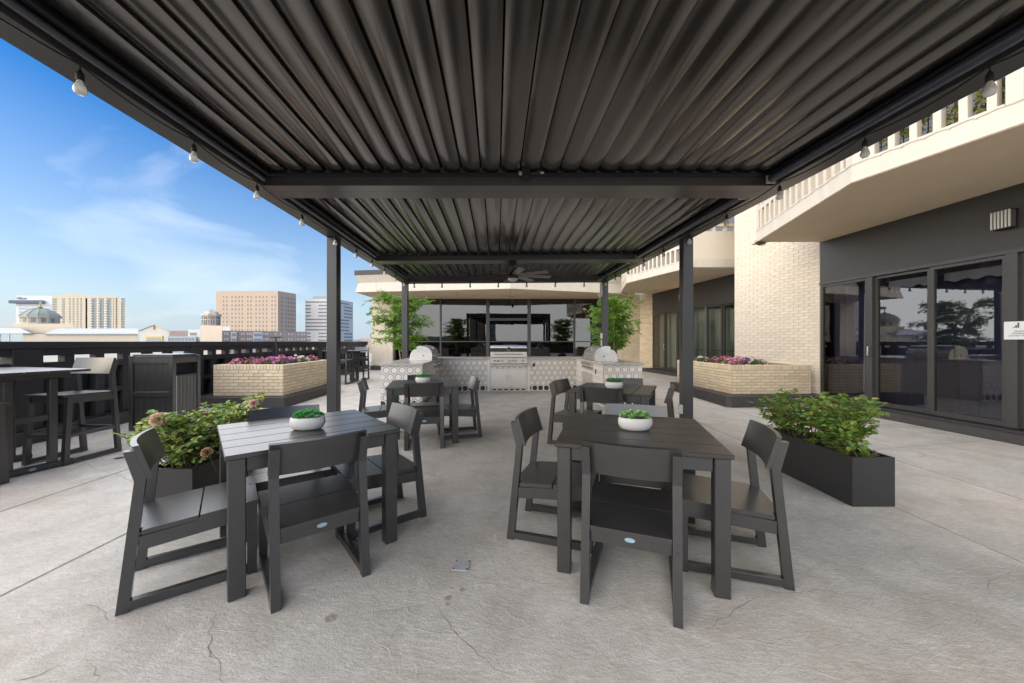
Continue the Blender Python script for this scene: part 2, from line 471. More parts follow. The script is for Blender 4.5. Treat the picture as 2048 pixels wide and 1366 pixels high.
M['bark'] = mat('pale_bark', (0.42, 0.36, 0.29), 0.8, var=0.2, scale=25, bump=0.3)
M['pane_e'] = panemat('pane_mirror', (0.10, 0.11, 0.11), 0.09, 0.012, (0.84, 0.84, 0.87))
M['pane_a'] = panemat('pane_navy', (0.62, 0.64, 0.72), 0.10, 0.012, (0.95, 0.96, 1.0))
M['pane_c'] = panemat('pane_clear', (0.68, 0.72, 0.68), 0.09, 0.01)
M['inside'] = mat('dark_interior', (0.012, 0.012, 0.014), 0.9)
M['navy'] = mat('navy_curtain', (0.045, 0.045, 0.088), 0.85, var=0.25, scale=2, stretch=(4, 4, 0.4))
M['sheer'] = mat('grey_green_sheer', (0.33, 0.36, 0.315), 0.9, var=0.15, scale=3, stretch=(6, 6, 0.3))
M['valance'] = mat('grey_valance', (0.30, 0.30, 0.29), 0.9, var=0.15, scale=6)
M['rubber'] = mat('black_rubber', (0.020, 0.019, 0.018), 0.6)
m_, n_, b_ = newmat('clear_bulb')
b_.inputs['Base Color'].default_value = (0.93, 0.91, 0.86, 1); b_.inputs['Roughness'].default_value = 0.2; b_.inputs['Transmission Weight'].default_value = 0.25
M['bulb'] = m_
M['plastic_w'] = mat('white_plastic', (0.60, 0.59, 0.565), 0.45)
M['conduit'] = mat('grey_box', (0.50, 0.485, 0.46), 0.45, var=0.05)
M['warm'] = emit('lit_lamp', (1.0, 0.62, 0.25), 1.6)
M['sign'] = mat('sign_white', (0.74, 0.75, 0.76), 0.4)
M['ink'] = mat('sign_ink', (0.10, 0.10, 0.105), 0.6)
M['drain'] = mat('drain_plate', (0.42, 0.43, 0.435), 0.45, metal=0.1, var=0.12, scale=30)
M['fanblade'] = mat('fan_blade', (0.17, 0.155, 0.15), 0.4, var=0.08)

# ------------------------------------------------------------------ floor: slabs with recessed joints, cracks, drain plates
floor = tag(MB().prism([(-8.2, -8), (7.4, -8), (7.4, 18.6), (-8.2, 18.6)], -0.3, -0.0035).obj('floor', M['joint']), kind='structure')
XL = [-8.2, -3.94, -2.63, 3.03, 4.24, 7.3]
YC = [[-8, 0.7, 6.4, 11.8, 18.5], [-8, -1.5, 11.6, 18.5], [-8, 10.9, 18.5], [-8, 7.11, 12.4, 18.5], [-8, 4.55, 7.11, 12.4, 18.5]]
J = 0.012
for i in range(5):
    x0, x1 = XL[i] + J, XL[i + 1] - J
    for j in range(len(YC[i]) - 1):
        y0, y1 = YC[i][j] + J, YC[i][j + 1] - J
        if i == 4:   # joint lines on this side run square to the building
            s0, s1 = (0.21 if j > 0 else 0) * (1 if YC[i][j] < 5 else 0), (0.21 if YC[i][j + 1] < 5 else 0)
            pl = [(x0, y0 - s0 * 0.5), (x1, y0 + s0 * 2.5), (x1, y1 + s1 * 2.5), (x0, y1 - s1 * 0.5)]
        else:
            pl = [(x0, y0), (x1, y0), (x1, y1), (x0, y1)]
        MB().prism(pl, -0.1, 0.0).obj('slab', M['concrete'], floor)

def crack(pts, w=0.006):
    mb = MB(); P = []
    for a, b in zip(pts[:-1], pts[1:]):
        n = max(2, int(math.dist(a, b) / 0.03))
        for k in range(n):
            t = k / n
            P.append((lerp(a[0], b[0], t) + RND.gauss(0, 0.006), lerp(a[1], b[1], t) + RND.gauss(0, 0.006)))
    P.append(pts[-1])
    L_, R_ = [], []
    for i, p in enumerate(P):
        a, b = P[max(0, i - 1)], P[min(len(P) - 1, i + 1)]
        d = Vector((b[0] - a[0], b[1] - a[1])).normalized(); nn = Vector((-d.y, d.x))
        ww = w * (0.3 + 0.9 * RND.random()) * min(1, 4 * i / len(P) + 0.15, 4 * (len(P) - 1 - i) / len(P) + 0.15) / 2
        L_.append((p[0] + nn.x * ww, p[1] + nn.y * ww, 0.0012)); R_.append((p[0] - nn.x * ww, p[1] - nn.y * ww, 0.0012))
    for i in range(len(P) - 1):
        mb.poly([R_[i], R_[i + 1], L_[i + 1], L_[i]])
    return mb.obj('crack', M['crack'], floor)
def G(u, v):
    y = EYE * 736.0 / (v - 683.0)
    return ((u - 1024) * y / 736.0, y)
for px, w in [([(432, 1222), (421, 1262), (415, 1305), (440, 1322), (437, 1352), (448, 1368)], 0.005),
              ([(868, 1205), (885, 1232), (915, 1275), (950, 1300), (985, 1340), (1040, 1356)], 0.006),
              ([(690, 1235), (760, 1224), (830, 1212), (868, 1205)], 0.003),
              ([(560, 1116), (600, 1122), (640, 1119), (700, 1128)], 0.003),
              ([(160, 920), (190, 938), (236, 950), (300, 980)], 0.006),
              ([(30, 1365), (80, 1350), (122, 1330)], 0.007), ([(180, 1325), (198, 1345), (190, 1368)], 0.004),
              ([(170, 1205), (205, 1222), (228, 1245)], 0.003),
              ([(1400, 1262), (1420, 1255), (1440, 1240), (1520, 1190), (1640, 1180), (1720, 1186)], 0.004),
              ([(1980, 1190), (1975, 1165), (2005, 1150), (2050, 1140)], 0.004),
              ([(1590, 1045), (1650, 1040), (1690, 1025)], 0.003),
              ([(1000, 1150), (1080, 1165), (1140, 1180), (1180, 1210)], 0.003)]:
    crack([G(*p) for p in px], w * 0.8)
def blot(u, v, r):
    c = G(u, v); mb = MB()
    mb.poly([(c[0] + r * (0.75 + 0.4 * RND.random()) * math.cos(a), c[1] + r * (0.75 + 0.4 * RND.random()) * math.sin(a), 0.0016) for a in [2 * math.pi * k / 16 for k in range(16)]])
    mb.obj('stain', M['stain'], floor)
for u, v, r in [(924, 1180, 0.016), (897, 1196, 0.018), (895, 1209, 0.013), (662, 1236, 0.030), (904, 1177, 0.006), (691, 1141, 0.010), (830, 1158, 0.006)]:
    blot(u, v, r)
c = G(923, 1132)
t = thing('floor_plate', 'small grey metal cover plate set in the bare floor between the two front tables', 'floor plate', (c[0], c[1], 0.0), rad(-4))
MB().cbox(-0.047, 0.047, -0.047, 0.047, 0.0005, 0.006, 0.002).obj('cover', M['drain'], t)
for sx in (-1, 1):
    for sy in (-1, 1):
        MB().lathe([(0.005, 0.006), (0.005, 0.0085)], 8, (sx * 0.038, sy * 0.038, 0)).obj('screw', M['black'], t)
c = G(240, 917)
t = thing('floor_drain', 'little dark round floor drain on the deck near the bar chair', 'drain', (c[0], c[1], 0), 0)
MB().lathe([(0.07, 0.0005), (0.07, 0.004), (0.06, 0.006), (0.0, 0.006)], 20).obj('grate', M['drain'], t)
MB().lathe([(0.048, 0.0062), (0.048, 0.0075), (0.0, 0.0075)], 16).obj('strainer', M['black'], t)

# ------------------------------------------------------------------ brickwork
BR = {}
def brick_mesh(l, h, mt):
    k = (round(l, 3), round(h, 3), mt.name)
    if k not in BR:
        BR[k] = MB().cbox(-l / 2, l / 2, -0.010, 0.006, -h / 2, h / 2, 0.003).mesh('brick', mt)
    return BR[k]
def brick_face(parent, P, ang, Lf, z0, z1, mt, course=0.0655, bl=0.203, joint=0.0095, soldier=False, used=None, limit=300, rest=None, keep=True):
    """bricks along a face that starts at P=(x,y), runs in direction ang, outward normal to the right of the run; real pieces proud of the mortar"""
    dx, dy = math.cos(ang), math.sin(ang)
    items = []
    zt = z1
    if soldier:
        n = int(round(Lf / 0.068)); w = Lf / n; hh = 0.098
        for i in range(n):
            items.append(((i + 0.5) * w, z1 - hh / 2, w - joint, hh - joint * 0.3))
        zt = z1 - hh - joint * 0.3
    nc = max(1, int(round((zt - z0) / course))); ch = (zt - z0) / nc
    for r in range(nc):
        x = -(bl / 2 if r % 2 else 0)
        while x < Lf - 0.004:
            a, b = max(0, x), min(Lf, x + bl)
            if b - a > 0.03:
                items.append(((a + b) / 2, z0 + (r + 0.5) * ch, b - a - joint, ch - joint))
            x += bl
    def dist(it):
        return math.hypot(P[0] + dx * it[0], P[1] + dy * it[0])
    if not keep: limit = 0
    items.sort(key=lambda it: (dist(it) + abs(it[1] - EYE) * 0.4))
    stuff = MB()
    for it in items:
        q = (P[0] + dx * it[0], P[1] + dy * it[0], it[1])
        if used[0] < limit and keep:
            o = put('brick', brick_mesh(it[2], it[3], mt), parent, q, ang)
            used[0] += 1
        else:
            b = MB().box(-it[2] / 2, it[2] / 2, -0.010, 0.006, -it[3] / 2, it[3] / 2)
            b.move(Matrix.Translation(q) @ Matrix.Rotation(ang, 4, 'Z'))
            stuff.add(b.v, b.f)
    if stuff.v: rest.append(stuff)
def flush_rest(rest, parent, mt):
    if not rest: return
    mb = MB()
    for r in rest: mb.add(r.v, r.f)
    mb.obj('brick_rest', mt, parent, kind='stuff', fix=False)

def brick_planter(label, corners, z0, z1, plinth, ph, keepfaces):
    """corners anticlockwise; a hollow box of brick on a dark plinth"""
    t = thing('brick_planter', label, 'planter', (0, 0, 0), 0, 'raised brick planters on the deck')
    MB().prism(plinth, 0.001, ph).obj('plinth', M['plinth'], t)
    n = len(corners)
    cx = sum(c[0] for c in corners) / n; cy = sum(c[1] for c in corners) / n
    core = MB(); used, rest = [0], []
    inner = [(lerp(c[0], cx, 0.13), lerp(c[1], cy, 0.13)) for c in corners]
    for i in range(n):
        a, b = corners[i], corners[(i + 1) % n]; ia, ib = inner[i], inner[(i + 1) % n]
        core.prism([a, b, ib, ia], ph + 0.001, z1 - 0.004)
        ang = math.atan2(b[1] - a[1], b[0] - a[0])
        brick_face(t, a, ang, math.dist(a, b), ph + 0.004, z1, M['brick'], soldier=True, used=used, rest=rest, keep=i in keepfaces)
    core.obj('mortar_bed', M['mortar'], t)
    cap = MB()
    for i in range(n):      # tops of the soldier course
        a, b = corners[i], corners[(i + 1) % n]; ia, ib = inner[i], inner[(i + 1) % n]
        m_ = int(math.dist(a, b) / 0.068)
        for k in range(m_):
            t0, t1 = (k + 0.06) / m_, (k + 0.94) / m_
            cap.prism([(lerp(a[0], b[0], t0), lerp(a[1], b[1], t0)), (lerp(a[0], b[0], t1), lerp(a[1], b[1], t1)),
                       (lerp(ia[0], ib[0], t1), lerp(ia[1], ib[1], t1)), (lerp(ia[0], ib[0], t0), lerp(ia[1], ib[1], t0))], z1 - 0.02, z1 + 0.003)
    cap.obj('brick_cap', M['brick'], t, kind='stuff')
    flush_rest(rest, t, M['brick'])
    MB().prism(inner, z1 - 0.12, z1 - 0.05).obj('soil', M['soil'], t)
    return t
brick_planter('buff brick planter beside the dark parapet, on a dark plinth with pink flowers',
              [(-6.08, 7.50), (-4.66, 7.50), (-4.80, 9.62), (-6.10, 9.62)], 0.2, 0.832,
              [(-6.45, 7.25), (-4.49, 7.25), (-4.58, 9.85), (-6.5, 9.85)], 0.2, (0, 1))
brick_planter('buff brick planter built against the pale brick wall, flowers inside',
              [(4.534, 7.59), (6.22, 7.655), (6.0, 9.75), (4.41, 9.81)], 0.223, 0.818,
              [(4.36, 7.29), (6.36, 7.45), (6.36, 9.9), (4.28, 9.957), (4.27, 7.36)], 0.221, (0, 3))

def brick_wall(label, name, segs, z0, z1, mt, mm, depth=0.25, limit=300, course=0.0655, cat='brick wall', bl=0.203):
    t = thing(name, label, cat, (0, 0, 0), 0)
    used, rest = [0], []
    core = MB()
    for (a, b) in segs:
        ang = math.atan2(b[1] - a[1], b[0] - a[0])
        nx, ny = -math.sin(ang), math.cos(ang)
        core.prism([a, b, (b[0] + nx * depth, b[1] + ny * depth), (a[0] + nx * depth, a[1] + ny * depth)], z0, z1)
        brick_face(t, a, ang, math.dist(a, b), z0 + 0.004, z1 - 0.004, mt, used=used, rest=rest, limit=limit, course=course, bl=bl, joint=0.0075)
    core.obj('mortar_bed', mm, t)
    flush_rest(rest, t, mt)
    return t
# ------------------------------------------------------------------ building on the right
def lineA(y): return 7.076 - 0.08 * y          # glazing plane of the near bay
def lineC(y): return 8.388 - 0.14 * y          # glazing plane of the far bay
WB0, WB1 = (6.40, 7.64), (5.72, 9.45)
brick_wall('tall pale brick wall between the navy sliding doors and the curtained doors', 'brick_wall',
           [(WB1, WB0), (WB0, (6.50, 7.66))], 0.15, 6.2, M['brick_pale'], M['mortar_pale'], 0.30)
tb = thing('brick_pier', 'pale brick pier behind the right-hand potted tree, left of the curtained doors', 'brick wall', (0, 0, 0), 0)
used, rest = [0], []
core = MB()
for a, b in [((4.72, 16.05), (5.62, 16.2)), ((5.62, 16.2), (6.13, 15.96))]:
    ang = math.atan2(b[1] - a[1], b[0] - a[0])
    core.prism([a, b, (b[0] + 0.1, b[1] + 0.5), (a[0], a[1] + 0.5)], 0.16, 3.40)
    brick_face(tb, a, ang, math.dist(a, b), 0.17, 3.37, M['brick'], used=used, rest=rest, course=0.076, bl=0.21)
core.obj('mortar_bed', M['mortar_pale'], tb)
flush_rest(rest, tb, M['brick'])
MB().prism([(4.66, 15.95), (5.66, 16.08), (6.13, 15.85), (6.3, 16.6), (4.66, 16.6)], 0.001, 0.16).obj('plinth', M['plinth'], tb)
tb = thing('brick_pier', 'pale brick pier at the far left where the dark parapet ends', 'brick wall', (0, 0, 0), 0)
used, rest = [0], []
brick_face(tb, (-6.46, 16.93), 0, 0.97, 0.215, 3.32, M['brick_pale'], used=used, rest=rest, course=0.082, bl=0.21)
brick_face(tb, (-5.49, 16.93), rad(90), 0.5, 0.215, 3.32, M['brick_pale'], used=used, rest=rest, course=0.082, bl=0.21)
MB().box(-6.46, -5.49, 16.93, 17.5, 0.2, 3.32).obj('mortar_bed', M['mortar_pale'], tb)
flush_rest(rest, tb, M['brick_pale'])
MB().box(-6.50, -5.45, 16.85, 17.5, 0.001, 0.205).obj('plinth', M['plinth'], tb)

def strip(mb, line, ya, yb, off0, off1, z0, z1, mi=0):
    """box along a facade line between ya and yb, off0..off1 measured outwards (to -x)"""
    mb.prism([(line(ya) - off1, ya), (line(ya) - off0, ya), (line(yb) - off0, yb), (line(yb) - off1, yb)], z0, z1, 'z', mi)
    return mb
def wavy(line, ya, yb, back, z0, z1, amp, n):
    mb = MB(); pts = []
    for i in range(n + 1):
        y = lerp(ya, yb, i / n)
        pts.append((line(y) + back + amp * math.sin(i * 1.57) + RND.uniform(-amp, amp) * 0.4, y))
    for a, b in zip(pts[:-1], pts[1:]):
        mb.poly([(a[0], a[1], z0), (b[0], b[1], z0), (b[0], b[1], z1), (a[0], a[1], z1)])
    return mb
def sliding_bay(label, name, line, ys, zsill, zhead, zsof, pane, curtain, plinth_z, off, frame_w=0.055):
    t = thing(name, label, 'sliding doors', (0, 0, 0), 0, None)
    y0, y1 = ys[0][0], ys[-1][1]
    strip(MB(), line, y0 - 0.02, y1 + 0.02, -0.5, off, 0.001, plinth_z).obj('plinth', M['plinth'], t)
    strip(MB(), line, y0, y1, -0.06, 0.20, plinth_z + 0.001, plinth_z + 0.03).obj('sill', M['doorframe'], t)
    strip(MB(), line, y0, y1, -0.10, 0.085, zhead, zsof).obj('fascia_panel', M['darkwall'], t)
    strip(MB(), line, y0, y1, -0.03, 0.105, zhead - 0.055, zhead - 0.002).obj('head_track', M['doorframe'], t)
    for k, (a, b) in enumerate(ys):
        d = thing('door_panel', None, None); d.parent = t
        fr = MB()
        o0, o1 = (0.0, 0.05) if k % 2 == 0 else (0.03, 0.08)
        strip(fr, line, a, a + frame_w, o0, o1, zsill, zhead - 0.06); strip(fr, line, b - frame_w, b, o0, o1, zsill, zhead - 0.06)
        strip(fr, line, a + frame_w, b - frame_w, o0, o1, zsill, zsill + 0.07); strip(fr, line, a + frame_w, b - frame_w, o0, o1, zhead - 0.105, zhead - 0.06)
        fr.obj('frame', M['doorframe'], d)
        mb = MB(); m0 = (o0 + o1) / 2
        p = [(line(a + frame_w) - m0, a + frame_w), (line(b - frame_w) - m0, b - frame_w)]
        mb.poly([(p[0][0], p[0][1], zsill + 0.07), (p[0][0], p[0][1], zhead - 0.105), (p[1][0], p[1][1], zhead - 0.105), (p[1][0], p[1][1], zsill + 0.07)])
        mb.obj('pane', pane, d, fix=False)
    wavy(line, y0 + 0.02, y1 - 0.02, 0.22, zsill - 0.02, zhead - 0.02, 0.035, int((y1 - y0) * 14)).obj('curtain', curtain, t, smooth=True)
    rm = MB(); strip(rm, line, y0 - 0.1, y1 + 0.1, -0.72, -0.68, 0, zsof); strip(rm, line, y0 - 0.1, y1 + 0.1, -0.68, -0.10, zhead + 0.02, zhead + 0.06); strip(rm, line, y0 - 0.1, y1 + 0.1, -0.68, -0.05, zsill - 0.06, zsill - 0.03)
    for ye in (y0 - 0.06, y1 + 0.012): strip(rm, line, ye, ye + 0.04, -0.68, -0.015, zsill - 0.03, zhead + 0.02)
    rm.obj('room_lining', M['inside'], t)  # near-black walls added behind the glass to stop light leaking
    return t
ZS = 3.37
tA = sliding_bay('near row of dark framed sliding doors with navy curtains behind the glass', 'sliding_door_bay', lineA,
                 [(2.2, 3.1), (3.1, 4.0), (4.0, 4.82), (4.90, 5.76), (5.76, 6.60), (6.68, 7.62)], 0.17, 2.53, ZS, M['pane_a'], M['navy'], 0.125, 0.30)
strip(MB(), lineA, 4.80, 4.91, 0.0, 0.10, 0.17, 2.49).obj('jamb', M['doorframe'], tA)
strip(MB(), lineA, 6.59, 6.69, 0.0, 0.10, 0.17, 2.47).obj('jamb', M['doorframe'], tA)
vb = MB()
for a, b in ((4.93, 5.72), (5.80, 6.5)):
    n = 16
    for i in range(n):
        y0, y1 = lerp(a, b, i / n), lerp(a, b, (i + 1) / n)
        za, zb = 2.235 + 0.02 * math.sin(i * 1.3), 2.235 + 0.02 * math.sin((i + 1) * 1.3)
        vb.poly([(lineA(y0) + 0.10, y0, za), (lineA(y1) + 0.10, y1, zb), (lineA(y1) + 0.10, y1, 2.37), (lineA(y0) + 0.10, y0, 2.37)])
vb.obj('valance', M['valance'], tA)
MB().bar((lineA(6.89) + 0.07, 6.89, 0.26), (lineA(6.87) + 0.07, 6.87, 2.20), 0.018, 0.018).obj('curtain_wand', M['plastic_w'], tA)
hd = MB(); hd.tube([(lineA(6.62) - 0.10, 6.62, 1.06), (lineA(6.62) - 0.15, 6.62, 1.06), (lineA(6.62) - 0.15, 6.62, 1.22), (lineA(6.62) - 0.10, 6.62, 1.22)], 0.011, 8)
hd.obj('door_handle', M['silver'], tA, smooth=True)
tC = sliding_bay('far row of sliding doors with grey green sheer curtains, past the pale brick wall', 'sliding_door_bay', lineC,
                 [(11.0, 11.69), (11.69, 12.44), (12.49, 13.30), (13.30, 14.13), (14.17, 14.98), (14.98, 15.92)], 0.17, 2.55, ZS, M['pane_c'], M['sheer'], 0.125, 0.32)
strip(MB(), lineC, 12.44, 12.49, 0.0, 0.10, 0.17, 2.49).obj('bright_mullion', M['silver'], tC)
MB().tube([(lineC(14.95) - 0.09, 14.95, 1.0), (lineC(14.95) - 0.14, 14.95, 1.0), (lineC(14.95) - 0.14, 14.95, 1.2), (lineC(14.95) - 0.09, 14.95, 1.2)], 0.012, 8).obj('door_handle', M['silver'], tC, smooth=True)
for y in (11.35, 12.05, 12.9, 13.7):
    MB().bar((lineC(y - 0.3) - 0.09, y - 0.3, 1.02), (lineC(y + 0.3) - 0.09, y + 0.3, 1.02), 0.02, 0.025).obj('push_bar', M['black'], tC)

# storey above, set back behind the balconies
up = thing('upper_storey', 'upper floor of the building behind the balconies, pale walls and dark glass', 'building', (0, 0, 0), 0)
strip(MB(), lambda y: 7.3 - 0.1 * y, -2.0, 16.0, -3.0, 0.0, 3.62, 4.1).obj('wall', M['stucco'], up)
strip(MB(), lambda y: 7.34 - 0.1 * y, -2.0, 16.0, -3.0, 0.0, 4.1, 5.6).obj('glazing', M['pane_e'], up)
strip(MB(), lambda y: 7.3 - 0.1 * y, -2.0, 16.0, -3.0, 0.0, 5.6, 9.5).obj('upper_wall', M['stucco'], up)

# balconies: precast screens of piers over a deep slab
def balcony(label, poly, segs, endpanel=None):
    t = thing('balcony', label, 'balcony', (0, 0, 0), 0, 'white precast balconies over the terrace')
    MB().prism(poly, ZS + 0.002, ZS + 0.228).obj('slab', M['white'], t)
    cx = [lerp(p[0], sum(q[0] for q in poly) / len(poly), 0.012) for p in poly]; cy = [lerp(p[1], sum(q[1] for q in poly) / len(poly), 0.012) for p in poly]
    MB().prism(list(zip(cx, cy)), ZS - 0.006, ZS + 0.003).obj('soffit', M['soffit'], t)
    rails = MB()
    for (a, b) in segs:
        Ls = math.dist(a, b); ang = math.atan2(b[1] - a[1], b[0] - a[0])
        Mx = Matrix.Translation((a[0], a[1], 0)) @ Matrix.Rotation(ang, 4, 'Z')
        # local x along the run, +y inwards
        n = int((Ls - 0.30) / 0.194); st = (Ls - n * 0.194) / 2
        pier = MB().cbox(-0.033, 0.033, 0.004, 0.104, ZS + 0.228, ZS + 1.06, 0.004).mesh('pier', M['white'])
        for k in range(n + 1):
            q = Mx @ Vector((st + k * 0.194, 0, 0))
            put('pier', pier, t, (q.x, q.y, 0), ang)
        for e in (0.004, Ls - 0.116):
            put('corner_pier', MB().cbox(0, 0.112, 0.0, 0.12, ZS + 0.228, ZS + 1.12, 0.004).mesh('corner_pier', M['white']), t, Mx @ Vector((e, 0, 0)), ang)
        for z0, z1, d in ((0.615, 0.69, 0.10), (0.96, 1.02, 0.10), (1.06, 1.19, 0.14)):
            r = MB().box(0.12, Ls - 0.12, 0.008 if d < .12 else -0.02, d, ZS + z0, ZS + z1).move(Mx)
            rails.add(r.v, r.f)
        r = MB().box(0.12, Ls - 0.12, 0.001, 0.03, ZS + 0.228, ZS + 0.25).move(Mx); rails.add(r.v, r.f)
        # little fixing bolts under the openings
        bl = MB()
        for k in range(n):
            q = Vector((st + (k + 0.5) * 0.194, -0.012, ZS + 0.215))
            b_ = MB().box(q.x - 0.009, q.x + 0.009, q.y, q.y + 0.014, q.z - 0.008, q.z + 0.008).move(Mx)
            bl.add(b_.v, b_.f)
        bl.obj('bolt', M['conduit'], t, kind='stuff')
        wire = MB().tube([Mx @ Vector((Ls * i / 24, -0.008, ZS + 0.222 - 0.006 * math.sin(i * 1.7))) for i in range(25)], 0.0035, 5); wire.obj('cable', M['conduit'], t)
    rails.obj('rails', M['white'], t)
    if endpanel:
        (a, b) = endpanel
        MB().prism([a, b, (b[0], b[1] + 0.1), (a[0], a[1] + 0.1)], ZS + 0.228, ZS + 1.0).obj('end_panel', M['stucco'], t)
        pm = MB()
        for k in range(6):
            x = lerp(a[0], b[0] - 0.07, k / 5)
            pm.box(x, x + 0.07, a[1], a[1] + 0.1, ZS + 1.0, ZS + 1.13)
        pm.box(a[0], b[0], a[1] - 0.03, a[1] + 0.12, ZS + 1.13, ZS + 1.2)
        pm.obj('end_rail', M['stucco'], t)
    return t
bA = balcony('white balcony over the navy sliding doors, pierced rail with ivy behind it',
        [(5.06, 7.63), (4.40, 4.77), (4.82, 3.46), (5.40, 1.65), (7.2, 1.65), (6.62, 7.63)],
        [((5.06, 7.63), (4.40, 4.77)), ((4.40, 4.77), (4.82, 3.46)), ((4.82, 3.46), (5.40, 1.65))])
bC = balcony('white balcony over the curtained doors, farther away with a plain end panel',
        [(4.63, 15.76), (4.03, 12.96), (4.94, 10.2), (6.9, 10.2), (6.90, 11.0), (6.3, 15.9)],
        [((4.63, 15.76), (4.03, 12.96)), ((4.03, 12.96), (4.94, 10.2))], ((4.94, 10.2), (6.6, 10.2)))
nest = MB()
for i in range(140):
    p = Vector((5.08 + RND.gauss(0.03, 0.05), 7.60 + RND.gauss(0, 0.03), ZS - 0.028 + RND.gauss(-0.005, 0.012)))
    d = Vector((RND.uniform(-1, 1), RND.uniform(-0.4, 0.4), RND.uniform(-0.3, 0.3))).normalized() * 0.035
    nest.bar(p - d, p + d, 0.006, 0.006)
tag(nest.obj('bird_nest', M['stem']), 'small brown twig nest stuck under the balcony slab corner', 'nest')

def leaf(mb, p, d, up, l, w, fold=0.25, mi=0, rnd6=True):
    d = d.normalized(); s_ = d.cross(up)
    if s_.length < 1e-3: s_ = Vector((1, 0, 0))
    s_.normalize(); n_ = s_.cross(d)
    if rnd6:
        vs = [p, p + d * l * 0.30 - s_ * w * 0.46 + n_ * w * fold, p + d * l * 0.68 - s_ * w * 0.42 + n_ * w * fold * 0.7, p + d * l,
              p + d * l * 0.68 + s_ * w * 0.42 + n_ * w * fold * 0.7, p + d * l * 0.30 + s_ * w * 0.46 + n_ * w * fold, p + d * l * 0.5]
        mb.add(vs, [(0, 1, 6), (1, 2, 6), (2, 3, 6), (3, 4, 6), (4, 5, 6), (5, 0, 6)], mi)
    else:
        mb.add([p, p + d * l * 0.45 - s_ * w * 0.5 + n_ * w * fold, p + d * l, p + d * l * 0.45 + s_ * w * 0.5 + n_ * w * fold], [(0, 1, 2), (0, 2, 3)], mi)
def rv(a=1.0): return Vector((RND.uniform(-a, a), RND.uniform(-a, a), RND.uniform(-a, a)))

iv = thing('ivy_screen', 'screen of pale green ivy leaves behind the near balcony rail', 'ivy screen', (0, 0, 0), 0)
mb = MB()
for (a, b) in (((4.55, 4.72), (4.98, 3.40)), ((4.98, 3.40), (5.54, 1.7))):
    for k in range(900):
        t_ = RND.random(); z = ZS + 0.24 + RND.random() * 0.85
        p = Vector((lerp(a[0], b[0], t_) + RND.gauss(0.02, 0.025), lerp(a[1], b[1], t_), z))
        leaf(mb, p, Vector((RND.uniform(-.4, .2), RND.uniform(-1, 1), RND.uniform(-1, .3))), Vector((-1, 0, 0.2)) + rv(0.5), RND.uniform(0.05, 0.085), 0.05)
mb.obj('leaves', M['ivy'], iv, fix=False, kind='stuff')
mb = MB()
for (a, b) in (((4.60, 4.72), (5.03, 3.40)), ((5.03, 3.40), (5.59, 1.7))):
    for k in range(8):
        z = ZS + 0.28 + k * 0.1
        mb.bar((a[0], a[1], z), (b[0], b[1], z), 0.008, 0.008)
    for k in range(14):
        t_ = k / 13
        mb.bar((lerp(a[0], b[0], t_), lerp(a[1], b[1], t_), ZS + 0.24), (lerp(a[0], b[0], t_), lerp(a[1], b[1], t_), ZS + 1.05), 0.008, 0.008)
mb.obj('lattice', M['black'], iv)

# wall lamps, sign
def wall_lamp(label, line, y, z, lit):
    t = thing('wall_lamp', label, 'wall lamp', (line(y) - 0.085, y, z), math.atan2(-(line(y + 1) - line(y)), 1), 'box lamps on the dark fascia')
    MB().box(-0.02, 0, -0.10, 0.10, -0.12, 0.12).obj('back_plate', M['black'], t)
    MB().box(-0.10, -0.021, -0.088, 0.088, -0.11, 0.11).obj('diffuser', M['warm'] if lit else M['ink'], t)
    for k in range(6):
        y0 = -0.094 + k * 0.0342
        if lit and k in (1, 2, 3, 4): continue
        MB().cbox(-0.118, -0.100, y0, y0 + 0.017, -0.115, 0.115, 0.002).obj('slat', M['plastic_w'] if not lit else M['doorframe'], t)
    MB().box(-0.112, -0.001, -0.095, 0.095, 0.115, 0.122).obj('top_cap', M['black'], t)
    MB().box(-0.112, -0.001, -0.095, 0.095, -0.122, -0.115).obj('bottom_cap', M['black'], t)
wall_lamp('unlit square wall lamp with white upright slats above the navy doors', lineA, 4.90, 2.93, False)
wall_lamp('glowing amber wall lamp on the dark fascia above the curtained doors', lineC, 13.72, 2.98, True)

def text(name, body, size, matl, parent, loc, rot, align='LEFT', ext=0.0005):
    c_ = bpy.data.curves.new(name, 'FONT'); c_.body = body; c_.size = size; c_.align_x = align; c_.extrude = ext
    c_.materials.append(matl)
    o = put(name, c_)
    me = bpy.data.meshes.new_from_object(o.evaluated_get(bpy.context.evaluated_depsgraph_get()))
    bpy.data.objects.remove(o)
    o = put(name, me, parent, loc); o.rotation_euler = rot
    return o
sg = thing('notice_sign', 'small white notice stuck on the dark door jamb at the right edge', 'sign', (lineA(4.77) - 0.105, 4.77, 1.455), math.atan2(0.08, 1) + rad(90))
# local +x runs towards the far end, local +y faces the deck
MB().cbox(-0.15, 0.15, 0.0, 0.004, -0.118, 0.118, 0.0015).obj('plate', M['sign'], sg)
rt = (rad(90), 0, rad(180))
for k, hgt in enumerate((0.012, 0.035, 0.068)):
    MB().box(0.055 - 0.02 * k - 0.008, 0.055 - 0.02 * k + 0.008, 0.0045, 0.0055, 0.035, 0.035 + hgt).obj('logo_bar', M['ink'], sg)
for s_, z in (('PRIVATE', -0.02), ('RESIDENCE', -0.048), ('DO NOT ENTER', -0.078)):
    text('lettering', s_, 0.028, M['ink'], sg, (0.0, 0.0052, z), rt, 'CENTER')

